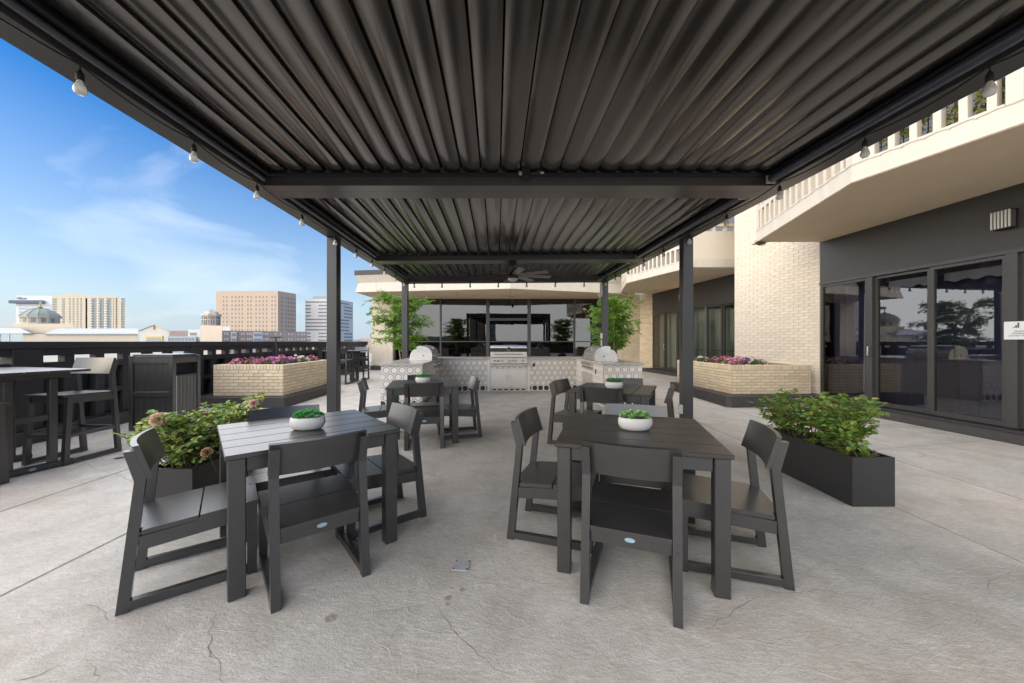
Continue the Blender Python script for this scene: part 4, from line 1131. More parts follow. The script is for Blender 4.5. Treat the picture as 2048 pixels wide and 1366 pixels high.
# ------------------------------------------------------------------ chairs
def chair_parts(t, seat_f, seat_r, back0, back1, bar=False):
    hw = 0.235
    D = 0.558
    lw = 0.042
    kz = back0 + 0.01
    def rear_poly():
        k, tp = (0.070, 0.030) if bar else (0.064, 0.026)
        return [(0.0, 0.0), (0.046, 0.0), (k + 0.042, kz), (tp + 0.038, back1 - 0.022), (tp, back1 - 0.022), (k, kz - 0.012)]
    def front_poly():
        f = 0.036 if bar else 0.0
        return [(D - 0.046, 0.0), (D, 0.0), (D - f, seat_f - 0.026), (D - f - 0.046, seat_f - 0.026)]
    rl = {s_: MB().prism(rear_poly(), min(s_ * hw, s_ * (hw - lw)), max(s_ * hw, s_ * (hw - lw)), 'x') for s_ in (-1, 1)}
    for s_ in (-1, 1):
        a, b = min(s_ * hw, s_ * (hw - lw)), max(s_ * hw, s_ * (hw - lw))
        rm_ = MB().prism(rear_poly(), a, b, 'x')
        for zz in (seat_r - 0.055, seat_r - 0.02, (back0 + back1) / 2):
            rm_.add(MB().lathe([(0.006, 0), (0.006, 0.0012), (0.0, 0.0012)], 8).move(Matrix.Translation(((a + b) / 2, (0.064 * zz / kz if zz < kz else 0.045), zz)) @ Matrix.Rotation(rad(90), 4, 'X')).v, [(i, (i + 1) % 8, 8 + (i + 1) % 8, 8 + i) for i in range(8)] + [tuple(range(8, 16))])
        rm_.obj('rear_leg', M['lumber'], t)
        MB().prism(front_poly(), a, b, 'x').obj('front_leg', M['lumber'], t)
        MB().cbox(a + 0.001, b - 0.001, 0.044, D - 0.045, 0.008, 0.05, 0.003).obj('runner', M['lumber'], t)
        yk = 0.046 + (0.064 - 0.004) * (seat_r / kz)
        yf = D - 0.046 - (0.034 if bar else 0)
        MB().prism([(yk, seat_r - 0.095), (yf, seat_f - 0.096), (yf, seat_f - 0.026), (yk, seat_r - 0.026)], a + 0.002, b - 0.002, 'x').obj('side_rail', M['lumber'], t)
    yk = 0.064 * (seat_r / kz)
    def sz(y): return seat_r + (seat_f - seat_r) * (y - yk) / (D - yk)
    y0 = yk + 0.050
    ym = 0.55 * D
    for (a, b, xw) in ((y0, ym - 0.004, hw - 0.003), (ym + 0.004, D + 0.004, hw + 0.002)):
        n = 3
        mb = MB()
        if a == y0:   # rear board is notched between the posts
            pl = [(-hw + lw + 0.003, yk + 0.004), (hw - lw - 0.003, yk + 0.004), (hw - lw - 0.003, a + 0.002), (xw, a + 0.002), (xw, b), (-xw, b), (-xw, a + 0.002), (-hw + lw + 0.003, a + 0.002)]
            n = len(pl)
            mb.add([(p[0], p[1], sz(p[1]) - 0.0245) for p in pl] + [(p[0], p[1], sz(p[1])) for p in pl],
                   [tuple(range(n))[::-1], tuple(range(n, 2 * n))] + [(i, (i + 1) % n, n + (i + 1) % n, n + i) for i in range(n)])
        else:
            e = 0.004
            for_pts = [(-xw + e, a), (xw - e, a), (xw, a + e), (xw, b - e), (xw - e, b), (-xw + e, b), (-xw, b - e), (-xw, a + e)]
            n = 8
            mb.add([(p[0], p[1], sz(p[1]) - 0.0245) for p in for_pts] + [(p[0], p[1], sz(p[1])) for p in for_pts],
                   [tuple(range(n))[::-1], tuple(range(n, 2 * n))] + [(i, (i + 1) % n, n + (i + 1) % n, n + i) for i in range(n)])
        mb.obj('seat_board', M['lumber'], t)
    # bowed backrest, fixed to the front of the posts
    bk, tp = (0.1155, 0.0620) if bar else (0.1095, 0.0578)
    NS = 10; th = 0.024
    mb = MB(); vs = []
    for i in range(NS + 1):
        u = -1 + 2 * i / NS
        bow = -0.034 * (1 - u * u) + 0.0
        for (yy, zz) in ((bk, back0), (tp, back1)):
            vs += [(u * hw, yy + bow, zz), (u * hw, yy + bow + th, zz + (0.004 if zz == back1 else 0))]
    fs = []
    for i in range(NS):
        a, b = i * 4, (i + 1) * 4
        fs += [(a, b, b + 2, a + 2), (a + 1, a + 3, b + 3, b + 1), (a + 2, b + 2, b + 3, a + 3), (a, a + 1, b + 1, b)]
    fs += [(0, 2, 3, 1), (NS * 4, NS * 4 + 1, NS * 4 + 3, NS * 4 + 2)]
    mb.add(vs, fs); mb.obj('backrest', M['lumber'], t, smooth=True)
    ap = MB().cbox(-hw + lw + 0.001, hw - lw - 0.001, 0.055 if not bar else 0.06, 0.078 if not bar else 0.083, seat_r - 0.085, seat_r - 0.004, 0.003).obj('rear_apron', M['lumber'], t)
    MB().cbox(-hw + lw + 0.001, hw - lw - 0.001, D - 0.075, D - 0.05, seat_f - 0.096, seat_f - 0.027, 0.003).obj('front_apron', M['lumber'], t)
    yb = 0.0545 if not bar else 0.0595
    MB().prism([(0.025 * math.cos(2 * math.pi * k / 18), seat_r - 0.045 + 0.0115 * math.sin(2 * math.pi * k / 18)) for k in range(18)], yb - 0.0015, yb, 'y').obj('badge', M['badge'], ap)
    if bar:
        for s_ in (-1, 1):
            a, b = min(s_ * hw, s_ * (hw - lw)) + 0.004, max(s_ * hw, s_ * (hw - lw)) - 0.004
            MB().cbox(a, b, 0.065, D - 0.05, 0.285, 0.32, 0.003).obj('side_stretcher', M['lumber'], t)
        MB().cbox(-hw + lw, hw - lw, D - 0.052, D - 0.02, 0.28, 0.325, 0.003).obj('foot_rest', M['lumber'], t)
        MB().cbox(-hw + lw, hw - lw, 0.03, 0.055, 0.285, 0.32, 0.003).obj('rear_stretcher', M['lumber'], t)
    return t
GRP = 'dark dining chairs round the four tables'
CH = [  # x, y of the rear-foot centre, heading in degrees, label
    (-2.033, 1.938, 37.4, 'dark dining chair nearest the left rose planter, at the front left table'),
    (-0.977, 1.917, 129.7, 'dark dining chair with its back to the camera, at the front left table'),
    (-0.788, 2.940, 219.5, 'dark dining chair at the inner side of the front left table, grey sheened backrest'),
    (-1.796, 2.902, -53.5, 'dark dining chair behind the front left table, only its black back shows'),
    (0.039, 2.666, -18.4, 'dark dining chair at the left side of the front right table'),
    (0.559, 1.757, 68.9, 'dark dining chair with its back to the camera, at the front right table'),
    (1.558, 2.153, 162.0, 'dark dining chair beside the black planter box, at the front right table'),
    (1.011, 3.018, 251.4, 'dark dining chair behind the front right table, grey back above its top'),
    (-2.100, 4.990, 16.3, 'dark dining chair at the left end of the back left table'),
    (-1.064, 4.459, 103.7, 'dark dining chair with its back to the camera, at the back left table'),
    (-0.467, 5.260, 194.6, 'dark dining chair at the inner end of the back left table, pale sheened backrest'),
    (-1.371, 5.690, -75.5, 'dark dining chair behind the back left table, against the tiled counter'),
    (0.578, 4.917, -32.9, 'dark dining chair at the left end of the back right table'),
    (0.951, 3.993, 64.6, 'dark dining chair with its back to the camera, at the back right table'),
    (1.900, 4.220, 154.0, 'dark dining chair seen edge on by the front right pergola post'),
    (1.575, 5.165, 260.5, 'dark dining chair behind the back right table, before the tiled counter end'),
]
c0 = None
for (x, y, a, lab) in CH:
    if c0 is None:
        c0 = thing('dining_chair', lab, 'chair', (0, 0, 0), 0, GRP)
        chair_parts(c0, 0.412, 0.378, 0.628, 0.798)
        o = c0
    else:
        o = copy_tree(c0)
    o.location = (x, y, 0.0015); o.rotation_euler = (0, 0, rad(a - 90)); o['label'] = lab

# ------------------------------------------------------------------ dining tables and their bowls
def table(label, x, y, a, size=0.907, mt='lumber', brd=5):
    t = thing('dining_table', label, 'table', (x, y, 0.0015), a, 'square dark dining tables')
    h = size / 2; w = (size - 0.004 * (brd - 1)) / brd
    for k in range(brd):
        y0 = -h + k * (w + 0.004)
        MB().cbox(-h, h, y0, y0 + w, 0.714, 0.7385, 0.003).obj('top_board', M[mt], t)
    for sx in (-1, 1):
        for sy in (-1, 1):
            lx, ly = sx * (h - 0.012), sy * (h - 0.012)
            MB().cbox(min(lx, lx - sx * 0.076), max(lx, lx - sx * 0.076), min(ly, ly - sy * 0.076), max(ly, ly - sy * 0.076), 0.0, 0.7135, 0.004).obj('leg', M['lumber'], t)
    for s_ in (-1, 1):
        a0, a1 = sorted((s_ * (h - 0.030), s_ * (h - 0.056)))
        MB().cbox(-h + 0.09, h - 0.09, a0, a1, 0.637, 0.7132, 0.003).obj('apron', M['lumber'], t)
        MB().cbox(a0, a1, -h + 0.09, h - 0.09, 0.637, 0.7131, 0.003).obj('apron', M['lumber'], t)
    return t
table('front left dark table of pale-sheened boards, by the rose planter', -1.374, 2.462, 0.708)
table('front right dark table, closest to the long black planter box', 0.796, 2.400, -0.261, mt='lumber_b')
table('back left dark table in front of the tiled counter arm', -1.216, 5.073, 0.217)
table('back right dark table with brownish boards, before the right counter arm', 1.257, 4.534, -0.453 + rad(90), mt='lumber_b')

def bowl(label, x, y, matl, seed, ang):
    r = random.Random(seed)
    t = thing('succulent_bowl', label, 'plant bowl', (x, y, 0.7402), ang, 'white bowls of succulents on the tables')
    MB().lathe([(0.070, 0.0), (0.088, 0.010), (0.100, 0.032), (0.103, 0.052), (0.098, 0.076), (0.094, 0.080), (0.089, 0.076), (0.086, 0.062), (0.0, 0.060)], 28, sx=1.06, sy=0.72).obj('bowl', M['pot'], t, smooth=True)
    rs = []
    fb = MB().lathe([(0.0885, 0.064), (0.07, 0.075), (0.0, 0.082)], 20, sx=1.05, sy=0.72); fb.obj('moss', M['pet_l'], t)
    for (px, py, s_) in [(-0.050, -0.018, 1.25), (0.004, -0.030, 1.2), (0.056, -0.014, 1.25), (-0.026, 0.016, 1.25), (0.032, 0.018, 1.3), (-0.074, 0.014, 1.05), (0.078, 0.014, 1.0), (-0.03, -0.046, .9), (0.04, -0.046, .9), (0.0, 0.045, 1.0), (0.052, 0.044, .95), (-0.052, 0.044, .95)]:
        mb = MB(); cz = 0.078 + 0.022 * max(0, 1 - (px / 0.09) ** 2 - (py / 0.06) ** 2) + r.uniform(0, 0.008)
        tl = Vector((px * 7 + r.uniform(-.2, .2), py * 7 + r.uniform(-.2, .2), 1)).normalized()
        for ringi, (cnt, el, ln) in enumerate(((9, 15, 0.030), (8, 38, 0.029), (6, 60, 0.024), (4, 78, 0.018))):
            for k in range(cnt):
                az = 2 * math.pi * (k + 0.5 * ringi) / cnt + r.uniform(-.1, .1)
                d = Vector((math.cos(az) * math.cos(rad(el)), math.sin(az) * math.cos(rad(el)), math.sin(rad(el))))
                d = Vector((0, 0, 1)).rotation_difference(tl) @ d
                leaf(mb, Vector((px, py, cz)), d, Vector((0, 0, 1)) if el < 70 else Vector((1, 0, .2)), ln * s_, 0.017 * s_, 0.35)
        mb.obj('rosette', M[matl], t, fix=False)
    return t
bowl('white bowl of bright green succulents on the front left table', -1.335, 2.405, 'succ_g', 3, 0.1)
bowl('white bowl of pale green succulents on the front right table', 0.800, 2.390, 'succ', 5, -0.1)
bowl('white bowl of bright green succulents on the back left table', -1.224, 5.075, 'succ_g', 8, 0.0)
bowl('white bowl of teal tinted succulents on the back right table', 1.243, 4.480, 'succ_teal', 9, -0.2)

# ------------------------------------------------------------------ bar tables and bar chairs
def bar_table(label, x, y, a):
    t = thing('bar_table', label, 'bar table', (x, y, 0.0015), a, 'tall bar tables by the parapet')
    hl, hw_ = 0.61, 0.31
    w = (2 * hw_ - 0.012) / 4
    for k in range(4):
        y0 = -hw_ + k * (w + 0.004)
        MB().cbox(-hl, hl, y0, y0 + w, 0.997, 1.021, 0.004).obj('top_board', M['lumber'], t)
    for s_ in (-1, 1):
        for q in (-1, 1):
            MB().cbox(s_ * 0.34 - 0.03, s_ * 0.34 + 0.03, q * 0.15 - 0.03, q * 0.15 + 0.03, 0.062, 0.93, 0.004).obj('leg', M['lumber'], t)
        MB().cbox(s_ * 0.34 - 0.034, s_ * 0.34 + 0.034, -0.30, 0.30, 0.006, 0.061, 0.006).obj('foot', M['lumber'], t)
        MB().cbox(s_ * 0.34 - 0.03, s_ * 0.34 + 0.03, -0.27, 0.27, 0.931, 0.996, 0.004).obj('top_support', M['lumber'], t)
        MB().cbox(s_ * 0.34 - 0.022, s_ * 0.34 + 0.022, -0.119, 0.119, 0.50, 0.56, 0.004).obj('stretcher', M['lumber'], t)
        fb = MB().prism([(0.028 * math.cos(2 * math.pi * k / 16), 0.035 + 0.012 * math.sin(2 * math.pi * k / 16)) for k in range(16)], s_ * 0.3745, s_ * 0.3755, 'x'); fb.obj('badge', M['badge'], t)
    MB().cbox(-0.305, 0.305, -0.02, 0.02, 0.92, 0.985, 0.004).obj('centre_rail', M['lumber'], t)
    return t
bar_table('tall dark bar table in the left foreground by the parapet', -5.137, 3.754, rad(-13.9))
bar_table('tall dark bar table far back by the parapet, right of the pergola post', -5.45, 12.05, rad(-3))
BC = [(-4.92, 4.43, -92, 'tall dark bar chair between the near bar table and the trash bin'),
      (-4.90, 2.86, 90, 'tall dark bar chair cut off by the left edge of the photo'),
      (-5.27, 11.15, 92, 'tall dark bar chair on the near side of the far bar table'),
      (-5.25, 12.95, -88, 'tall dark bar chair behind the far bar table')]
b0 = None
for (x, y, a, lab) in BC:
    if b0 is None:
        b0 = thing('bar_chair', lab, 'bar chair', (0, 0, 0), 0, 'dark bar chairs by the parapet')
        chair_parts(b0, 0.745, 0.728, 0.935, 1.115, True)
        o = b0
    else:
        o = copy_tree(b0)
    o.location = (x, y, 0.0015); o.rotation_euler = (0, 0, rad(a - 90)); o['label'] = lab

# ------------------------------------------------------------------ trash bin
tb = thing('trash_bin', 'dark slatted trash bin with an open slot, beside the brick planter', 'trash bin', (-5.60, 5.37, 0), rad(1.5))
BW, BD, BH = 0.635, 0.50, 1.085
mb = MB()
for (x0, x1, y0, y1) in ((0, 0.06, 0, 0.06), (BW - 0.06, BW, 0, 0.06), (0, 0.06, BD - 0.06, BD), (BW - 0.06, BW, BD - 0.06, BD)):
    MB().cbox(x0, x1, y0, y1, 0.004, BH, 0.004).obj('corner_post', M['lumber'], tb)
def pan(z0, z1, nb, side):
    Ls = BW - 0.12 if side == 0 else BD - 0.12
    w = Ls / nb
    for k in range(nb):
        a = 0.06 + k * w
        m_ = MB().cbox(a + 0.001, a + w - 0.001, 0.022, 0.04, z0, z1, 0.004) if side == 0 else MB().cbox(BW - 0.030, BW - 0.012, a + 0.001, a + w - 0.001, z0, z1, 0.004)
        m_.obj('slat', M['lumber'], tb)
pan(0.075, 0.50, 5, 0); pan(0.575, 0.985, 5, 0); pan(0.05, 0.80, 6, 1)
for (z0, z1) in ((0.01, 0.075), (0.50, 0.575), (0.985, BH - 0.002)):
    MB().cbox(0.061, BW - 0.061, 0.004, 0.045, z0, z1, 0.004).obj('rail', M['lumber'], tb)
for (z0, z1) in ((0.99, BH - 0.002), (0.801, 0.815)):
    MB().cbox(BW - 0.045, BW - 0.003, 0.061, BD - 0.061, z0, z1, 0.004).obj('rail', M['lumber'], tb)
MB().cbox(-0.004, BW + 0.004, -0.004, BD + 0.004, BH + 0.001, BH + 0.014, 0.004).obj('top_frame', M['lumber'], tb)
MB().cbox(0.03, BW - 0.03, 0.03, BD - 0.03, BH + 0.0145, BH + 0.035, 0.005).obj('lid', M['lumber'], tb)
MB().box(0.05, BW - 0.055, 0.05, BD - 0.002, 0.02, BH - 0.03).obj('inner_bin', M['inside'], tb)
MB().box(0.0, BW * 0.9, BD - 0.02, BD - 0.001, 0.02, BH - 0.01).obj('back_panel', M['lumber'], tb)
MB().tube([(BW - 0.008, 0.066, 0.10), (BW - 0.008, 0.066, 0.80)], 0.006, 6).obj('hinge', M['silver'], tb)
for x in (0.03, BW - 0.03):
    for y in (0.03, BD - 0.03): MB().box(x - 0.02, x + 0.02, y - 0.02, y + 0.02, 0.0005, 0.0035).obj('foot_pad', M['black'], tb)

tl = thing('tool_handle', 'dark T shaped handle standing up out of the left brick planter', 'tool handle', (-5.66, 8.90, 0.78), 0)
MB().tube([(0, 0, 0), (-0.055, 0, 0.625)], 0.016, 8).obj('shaft', M['rubber'], tl)
MB().cbox(-0.18, 0.07, -0.02, 0.02, 0.615, 0.645, 0.006).obj('cross_bar', M['rubber'], tl)

# ------------------------------------------------------------------ plants
def rose_box(label, blabel, x0, x1, y0, y1, h, matl, seed, reach, canes, lean, ls=1.0):
    global RND
    RND = random.Random(seed)
    b = thing('planter_box', blabel, 'planter box', ((x0 + x1) / 2, (y0 + y1) / 2, 0), 0, 'black metal planter boxes')
    w, d = (x1 - x0) / 2, (y1 - y0) / 2
    sh = MB(); tk = 0.012
    sh.box(-w, w, -d, -d + tk, 0.001, h); sh.box(-w, w, d - tk, d, 0.001, h); sh.box(-w, -w + tk, -d + tk, d - tk, 0.001, h); sh.box(w - tk, w, -d + tk, d - tk, 0.001, h)
    sh.obj('box', M['planterblk'], b)
    lp = MB(); lp.box(-w - .001, w + .001, -d - .001, -d + 0.022, h + .0005, h + 0.006); lp.box(-w - .001, w + .001, d - 0.022, d + .001, h + .0005, h + 0.006); lp.box(-w - .001, -w + 0.022, -d + 0.022, d - 0.022, h + .0005, h + 0.006); lp.box(w - 0.022, w + .001, -d + 0.022, d - 0.022, h + .0005, h + 0.006)
    lp.obj('rim', M['planterblk'], b)
    MB().box(-w + tk, w - tk, -d + tk, d - tk, h - 0.09, h - 0.035).obj('soil', M['soil'], b)
    s_ = thing('rose_bush', label, 'rose bush', ((x0 + x1) / 2, (y0 + y1) / 2, h - 0.035), 0)
    st, lf = MB(), MB()
    tips = []
    for i in range(canes):
        bx, by = RND.uniform(-w * .6, w * .6), RND.uniform(-d * .85, d * .85)
        ln = reach * RND.uniform(0.6, 1.05)
        az = RND.uniform(0, 2 * math.pi)
        dv = Vector((math.cos(az) * RND.uniform(.1, .55) + lean[0], math.sin(az) * RND.uniform(.1, .55) + lean[1], RND.uniform(0.8, 1.3))).normalized()
        P = [Vector((bx, by, 0))]
        for k in range(7):
            dv = (dv + Vector((RND.gauss(0, .10), RND.gauss(0, .10), -0.085))).normalized()
            P.append(P[-1] + dv * ln / 7)
        st.tube(P, [0.006 - 0.0006 * k for k in range(8)], 5)
        tips.append(P[-1])
        for k in range(2, 8):
            for rep in range(5 if k > 2 else 2):
                az2 = RND.uniform(0, 2 * math.pi)
                pd = Vector((math.cos(az2), math.sin(az2), RND.uniform(-.1, .7))).normalized()
                p0 = P[k] + (P[k - 1] - P[k]) * RND.random()
                pl = RND.uniform(0.05, 0.10)
                st.tube([p0, p0 + pd * pl], [0.0018, 0.0012], 3, caps=False)
                e = p0 + pd * pl
                sc = RND.uniform(0.60, 1.0) * ls
                upv = Vector((0, 0, 1)) + rv(0.6)
                sdv = pd.cross(upv).normalized()
                leaf(lf, e, pd + rv(.2), upv, 0.052 * sc, 0.040 * sc)
                for f_, sg_ in ((0.0, 1), (0.0, -1), (0.45, 1), (0.45, -1)):
                    if RND.random() < 0.85:
                        leaf(lf, e - pd * pl * f_, (sdv * sg_ + pd * 0.35 + rv(.25)), upv + rv(.3), 0.045 * sc, 0.034 * sc)
    st.obj('canes', M['stem'], s_, fix=False)
    lf.obj('foliage', M[matl], s_, fix=False, kind='stuff')
    return s_, tips
def blossom(parent, p, r, matl, layers=5):
    mb = MB(); tilt = Vector((0.05, -0.75, 0.65)).normalized()
    q = Vector((0, 0, 1)).rotation_difference(tilt)
    for k in range(layers):
        for j in range(7):
            az = 2 * math.pi * (j + 0.5 * k) / 7 + RND.uniform(-.15, .15); el = rad(-12 + 24 * k + RND.uniform(-6, 6))
            d = q @ Vector((math.cos(az) * math.cos(el), math.sin(az) * math.cos(el), math.sin(el)))
            leaf(mb, Vector(p) + d * r * 0.25, d, q @ Vector((0, 0, 1)) if k < 4 else Vector((1, 0, .1)), r * 0.85, r * 1.0, 0.5)
    mb.obj('blossom', M[matl], parent, fix=False)
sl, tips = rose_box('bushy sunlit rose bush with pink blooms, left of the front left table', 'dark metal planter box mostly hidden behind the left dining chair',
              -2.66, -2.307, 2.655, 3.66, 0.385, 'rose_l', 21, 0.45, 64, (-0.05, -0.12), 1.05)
base = Vector(sl.location)
for (wx, wy, wz, r, mt_) in ((-2.555, 2.66, 0.745, 0.052, 'rose_f'), (-2.26, 3.22, 0.765, 0.038, 'rose_f'), (-2.13, 2.57, 0.535, 0.036, 'rose_fade'), (-2.30, 2.95, 0.66, 0.032, 'rose_fade'), (-2.38, 2.86, 0.735, 0.028, 'rose_fade')):
    blossom(sl, Vector((wx, wy, wz)) - base, r, mt_)
    MB().tube([Vector((wx * 0.97 - 0.03, wy + 0.05, wz - 0.16)) - base, Vector((wx, wy, wz)) - base], 0.003, 4).obj('bloom_stem', M['stem'], sl)
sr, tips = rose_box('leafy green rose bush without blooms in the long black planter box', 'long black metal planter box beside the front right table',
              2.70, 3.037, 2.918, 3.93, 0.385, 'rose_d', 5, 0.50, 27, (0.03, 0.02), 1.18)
b2 = Vector(sr.location)
for k, (px, py) in enumerate(((2.80, 3.12), (2.79, 3.42), (2.93, 3.02), (2.86, 3.22))):
    pn = thing('pansy_plant', ['second nearest lime green bedding plant in the black box, with a violet bloom', 'farthest lime green bedding plant at the foot of the rose bush in the black box', 'lime bedding plant at the near right corner of the black box, violet bloom', 'third nearest lime green bedding plant along the left rim of the black box'][k], 'plant', (px, py, 0.345), 0, 'lime bedding plants in the black planter')
    mb = MB()
    for j in range(46):
        d = Vector((RND.uniform(-1, 1), RND.uniform(-1, 1), RND.uniform(.2, 1.2))).normalized()
        leaf(mb, d * RND.uniform(0.01, 0.05), d + rv(.3), Vector((0, 0, 1)) + rv(.5), 0.034, 0.030)
    mb.obj('foliage', M['lime'], pn, fix=False, kind='stuff')
    if k in (0, 2): blossom(pn, (0.0, -0.045, 0.07), 0.016, 'pet_p', 2)

ORD = ['first', 'second', 'third', 'fourth', 'fifth', 'sixth']
NAMES = {'pet_m': 'magenta', 'pet_p': 'purple', 'pet_k': 'pink', 'pet_w': 'white'}
def petunias(spots, zs, group):
    global RND
    RND = random.Random(33)
    for i, (x, y, c_, lab) in enumerate(spots):
        r = RND.uniform(0.17, 0.21)
        t = thing('petunia_plant', lab % NAMES[c_], 'flowers', (x, y, zs), 0, group)
        lf, fl, f2 = MB(), MB(), MB()
        for k in range(300):
            d = Vector((RND.gauss(0, 1), RND.gauss(0, 1), abs(RND.gauss(0, .8)) + .05)).normalized()
            p = Vector((d.x * r, d.y * r, d.z * 0.13 + 0.01)) * RND.uniform(0.5, 1.0)
            leaf(lf, p, d + rv(.6), Vector((0, 0, 1)) + rv(.5), 0.048, 0.030, rnd6=False)
        for k in range(25):
            d = Vector((RND.gauss(0, 1), RND.gauss(0, 1) - 0.3, abs(RND.gauss(0, .9)) + .35)).normalized()
            p = Vector((d.x * r, d.y * r, d.z * (0.15 + 0.04 * RND.random()) + 0.015))
            q = Vector((0, 0, 1)).rotation_difference((d + rv(.35)).normalized())
            rr = RND.uniform(0.028, 0.038); n = 10
            pts = [p + q @ Vector((rr * (1.0 if j % 2 else 0.82) * math.cos(2 * math.pi * j / n), rr * (1.0 if j % 2 else 0.82) * math.sin(2 * math.pi * j / n), 0.008)) for j in range(n)]
            (fl if RND.random() < 0.8 else f2).add([p - q @ Vector((0, 0, 0.012))] + pts, [(0, j + 1, (j + 1) % n + 1) for j in range(n)])
        lf.obj('foliage', M['pet_l'], t, fix=False, kind='stuff')
        fl.obj('blossoms', M[c_], t, fix=False)
        f2.obj('odd_blossoms', M['pet_k' if c_ != 'pet_k' else 'pet_m'], t, fix=False)
rg = random.Random(4)
sp1 = []
cs = [['pet_k', 'pet_m', 'pet_m', 'pet_p', 'pet_w'], ['pet_m', 'pet_k', 'pet_p', 'pet_m', 'pet_k'], ['pet_p', 'pet_m', 'pet_w', 'pet_k', 'pet_m'], ['pet_m', 'pet_w', 'pet_m', 'pet_m', 'pet_k']]
for j in range(4):
    for i in range(3 if j else 4):
        n_ = 3 if j else 4
        x = lerp(-5.78, -5.02, i / (n_ - 1)) + rg.uniform(-.04, .04); y = 7.84 + j * 0.47
        sp1.append((x, y, cs[j][i], ('%%s petunia clump, %s from left in the %s row of the left planter') % (ORD[i], ['front', 'second', 'third', 'back'][j])))
petunias(sp1, 0.775, 'petunias in the left brick planter')
sp2 = []
cs = ['pet_k', 'pet_w', 'pet_m', 'pet_p', 'pet_m', 'pet_k', 'pet_w', 'pet_m']
for j in range(4):
    for i in range(2):
        x = lerp(4.84, 5.45, i) + rg.uniform(-.06, .06); y = 8.12 + j * 0.40
        sp2.append((x, y, cs[(j * 2 + i) % 8], ('%%s petunia clump, %s row from the front, %s side of the right planter') % (ORD[j], ['deck', 'wall'][i])))
petunias(sp2, 0.76, 'petunias in the right brick planter')

def tree(label, x, y, seed, h, spread, lean):
    global RND
    RND = random.Random(seed)
    t = thing('potted_tree', label, 'tree', (x, y, 0), 0, 'potted trees behind the outdoor kitchen')
    MB().lathe([(0.17, 0.002), (0.20, 0.02), (0.27, 0.48), (0.28, 0.50), (0.25, 0.50), (0.24, 0.44), (0.0, 0.43)], 20).obj('pot', M['planterblk'], t, smooth=True)
    MB().lathe([(0.235, 0.42), (0.235, 0.46), (0.0, 0.465)], 16).obj('soil', M['soil'], t)
    tr, lf = MB(), MB()
    heads = []
    for s_ in range(3):
        a = 2 * math.pi * s_ / 3 + RND.uniform(-.4, .4)
        P = [Vector((0.05 * math.cos(a), 0.05 * math.sin(a), 0.44))]
        dv = Vector((0.16 * math.cos(a) + lean * .12, 0.16 * math.sin(a), 1)).normalized()
        for k in range(9):
            dv = (dv + Vector((RND.gauss(0, .06), RND.gauss(0, .06), 0.03))).normalized()
            P.append(P[-1] + dv * (h - 0.5) / 9)
        tr.tube(P, [0.020 - 0.0017 * k for k in range(10)], 6)
        heads.append(P)
    for P in heads:
        for k in range(3, 10):
            for r_ in range(5):
                az = RND.uniform(0, 2 * math.pi)
                zf = (P[k].z - 0.44) / (h - 0.44)
                reach = spread * (0.95 - 0.55 * abs(zf - 0.58)) * RND.uniform(0.35, 1.0)
                dv = Vector((math.cos(az), math.sin(az), RND.uniform(0.05, .6))).normalized()
                Q = [P[k]]
                for j in range(5):
                    dv = (dv + Vector((RND.gauss(0, .12), RND.gauss(0, .12), -0.07))).normalized()
                    Q.append(Q[-1] + dv * reach / 5)
                tr.tube(Q, [0.005, 0.0042, 0.0034, 0.0026, 0.002, 0.0014], 4, caps=False)
                for j in range(1, 6):
                    for l_ in range(3):
                        d2 = (dv + rv(1.3)); d2.z *= 0.8; d2.z -= 0.25; d2.normalize()
                        p0 = Q[j] + (Q[j - 1] - Q[j]) * RND.random()
                        ll = RND.uniform(0.10, 0.17)
                        sd = d2.cross(Vector((0, 0, 1))).normalized()
                        m_ = 4
                        for q in range(1, m_ + 1):
                            e = p0 + d2 * ll * q / m_ - Vector((0, 0, 0.02 * (q / m_) ** 2))
                            for g in (1, -1):
                                leaf(lf, e, sd * g + d2 * 0.6 + rv(.4) + Vector((0, 0, -.25)), Vector((0, 0, 1)) + rv(.7), RND.uniform(0.050, 0.080), 0.042, rnd6=False)
                        leaf(lf, p0 + d2 * ll, d2, Vector((0, 0, 1)), 0.065, 0.026, rnd6=False)
    tr.obj('trunk', M['bark'], t, fix=False)
    lf.obj('crown', M['tree_l'], t, fix=False, kind='stuff')
    fl, gr = MB(), MB()
    for k in range(60):
        a = RND.uniform(0, 6.28); rr = RND.uniform(0.05, 0.27)
        p = Vector((rr * math.cos(a), rr * math.sin(a), 0.50 + RND.uniform(0, 0.20)))
        leaf(gr, p - Vector((0, 0, .04)), rv(1), Vector((0, 0, 1)) + rv(.4), 0.06, 0.035, rnd6=False)
        for q in range(3): leaf(fl, p, rv(1) + Vector((0, 0, .6)), Vector((0, 0, 1)) + rv(.6), 0.045, 0.045, rnd6=False)
    gr.obj('underplanting', M['pet_l'], t, fix=False, kind='stuff')
    fl.obj('blossoms', M['pet_m'], t, fix=False)
tree('feathery green potted tree behind the left arm of the outdoor kitchen', -3.42, 11.55, 41, 2.72, 0.95, -0.3)
tree('feathery green potted tree behind the right arm of the outdoor kitchen', 3.12, 11.45, 47, 2.62, 0.85, 0.3)

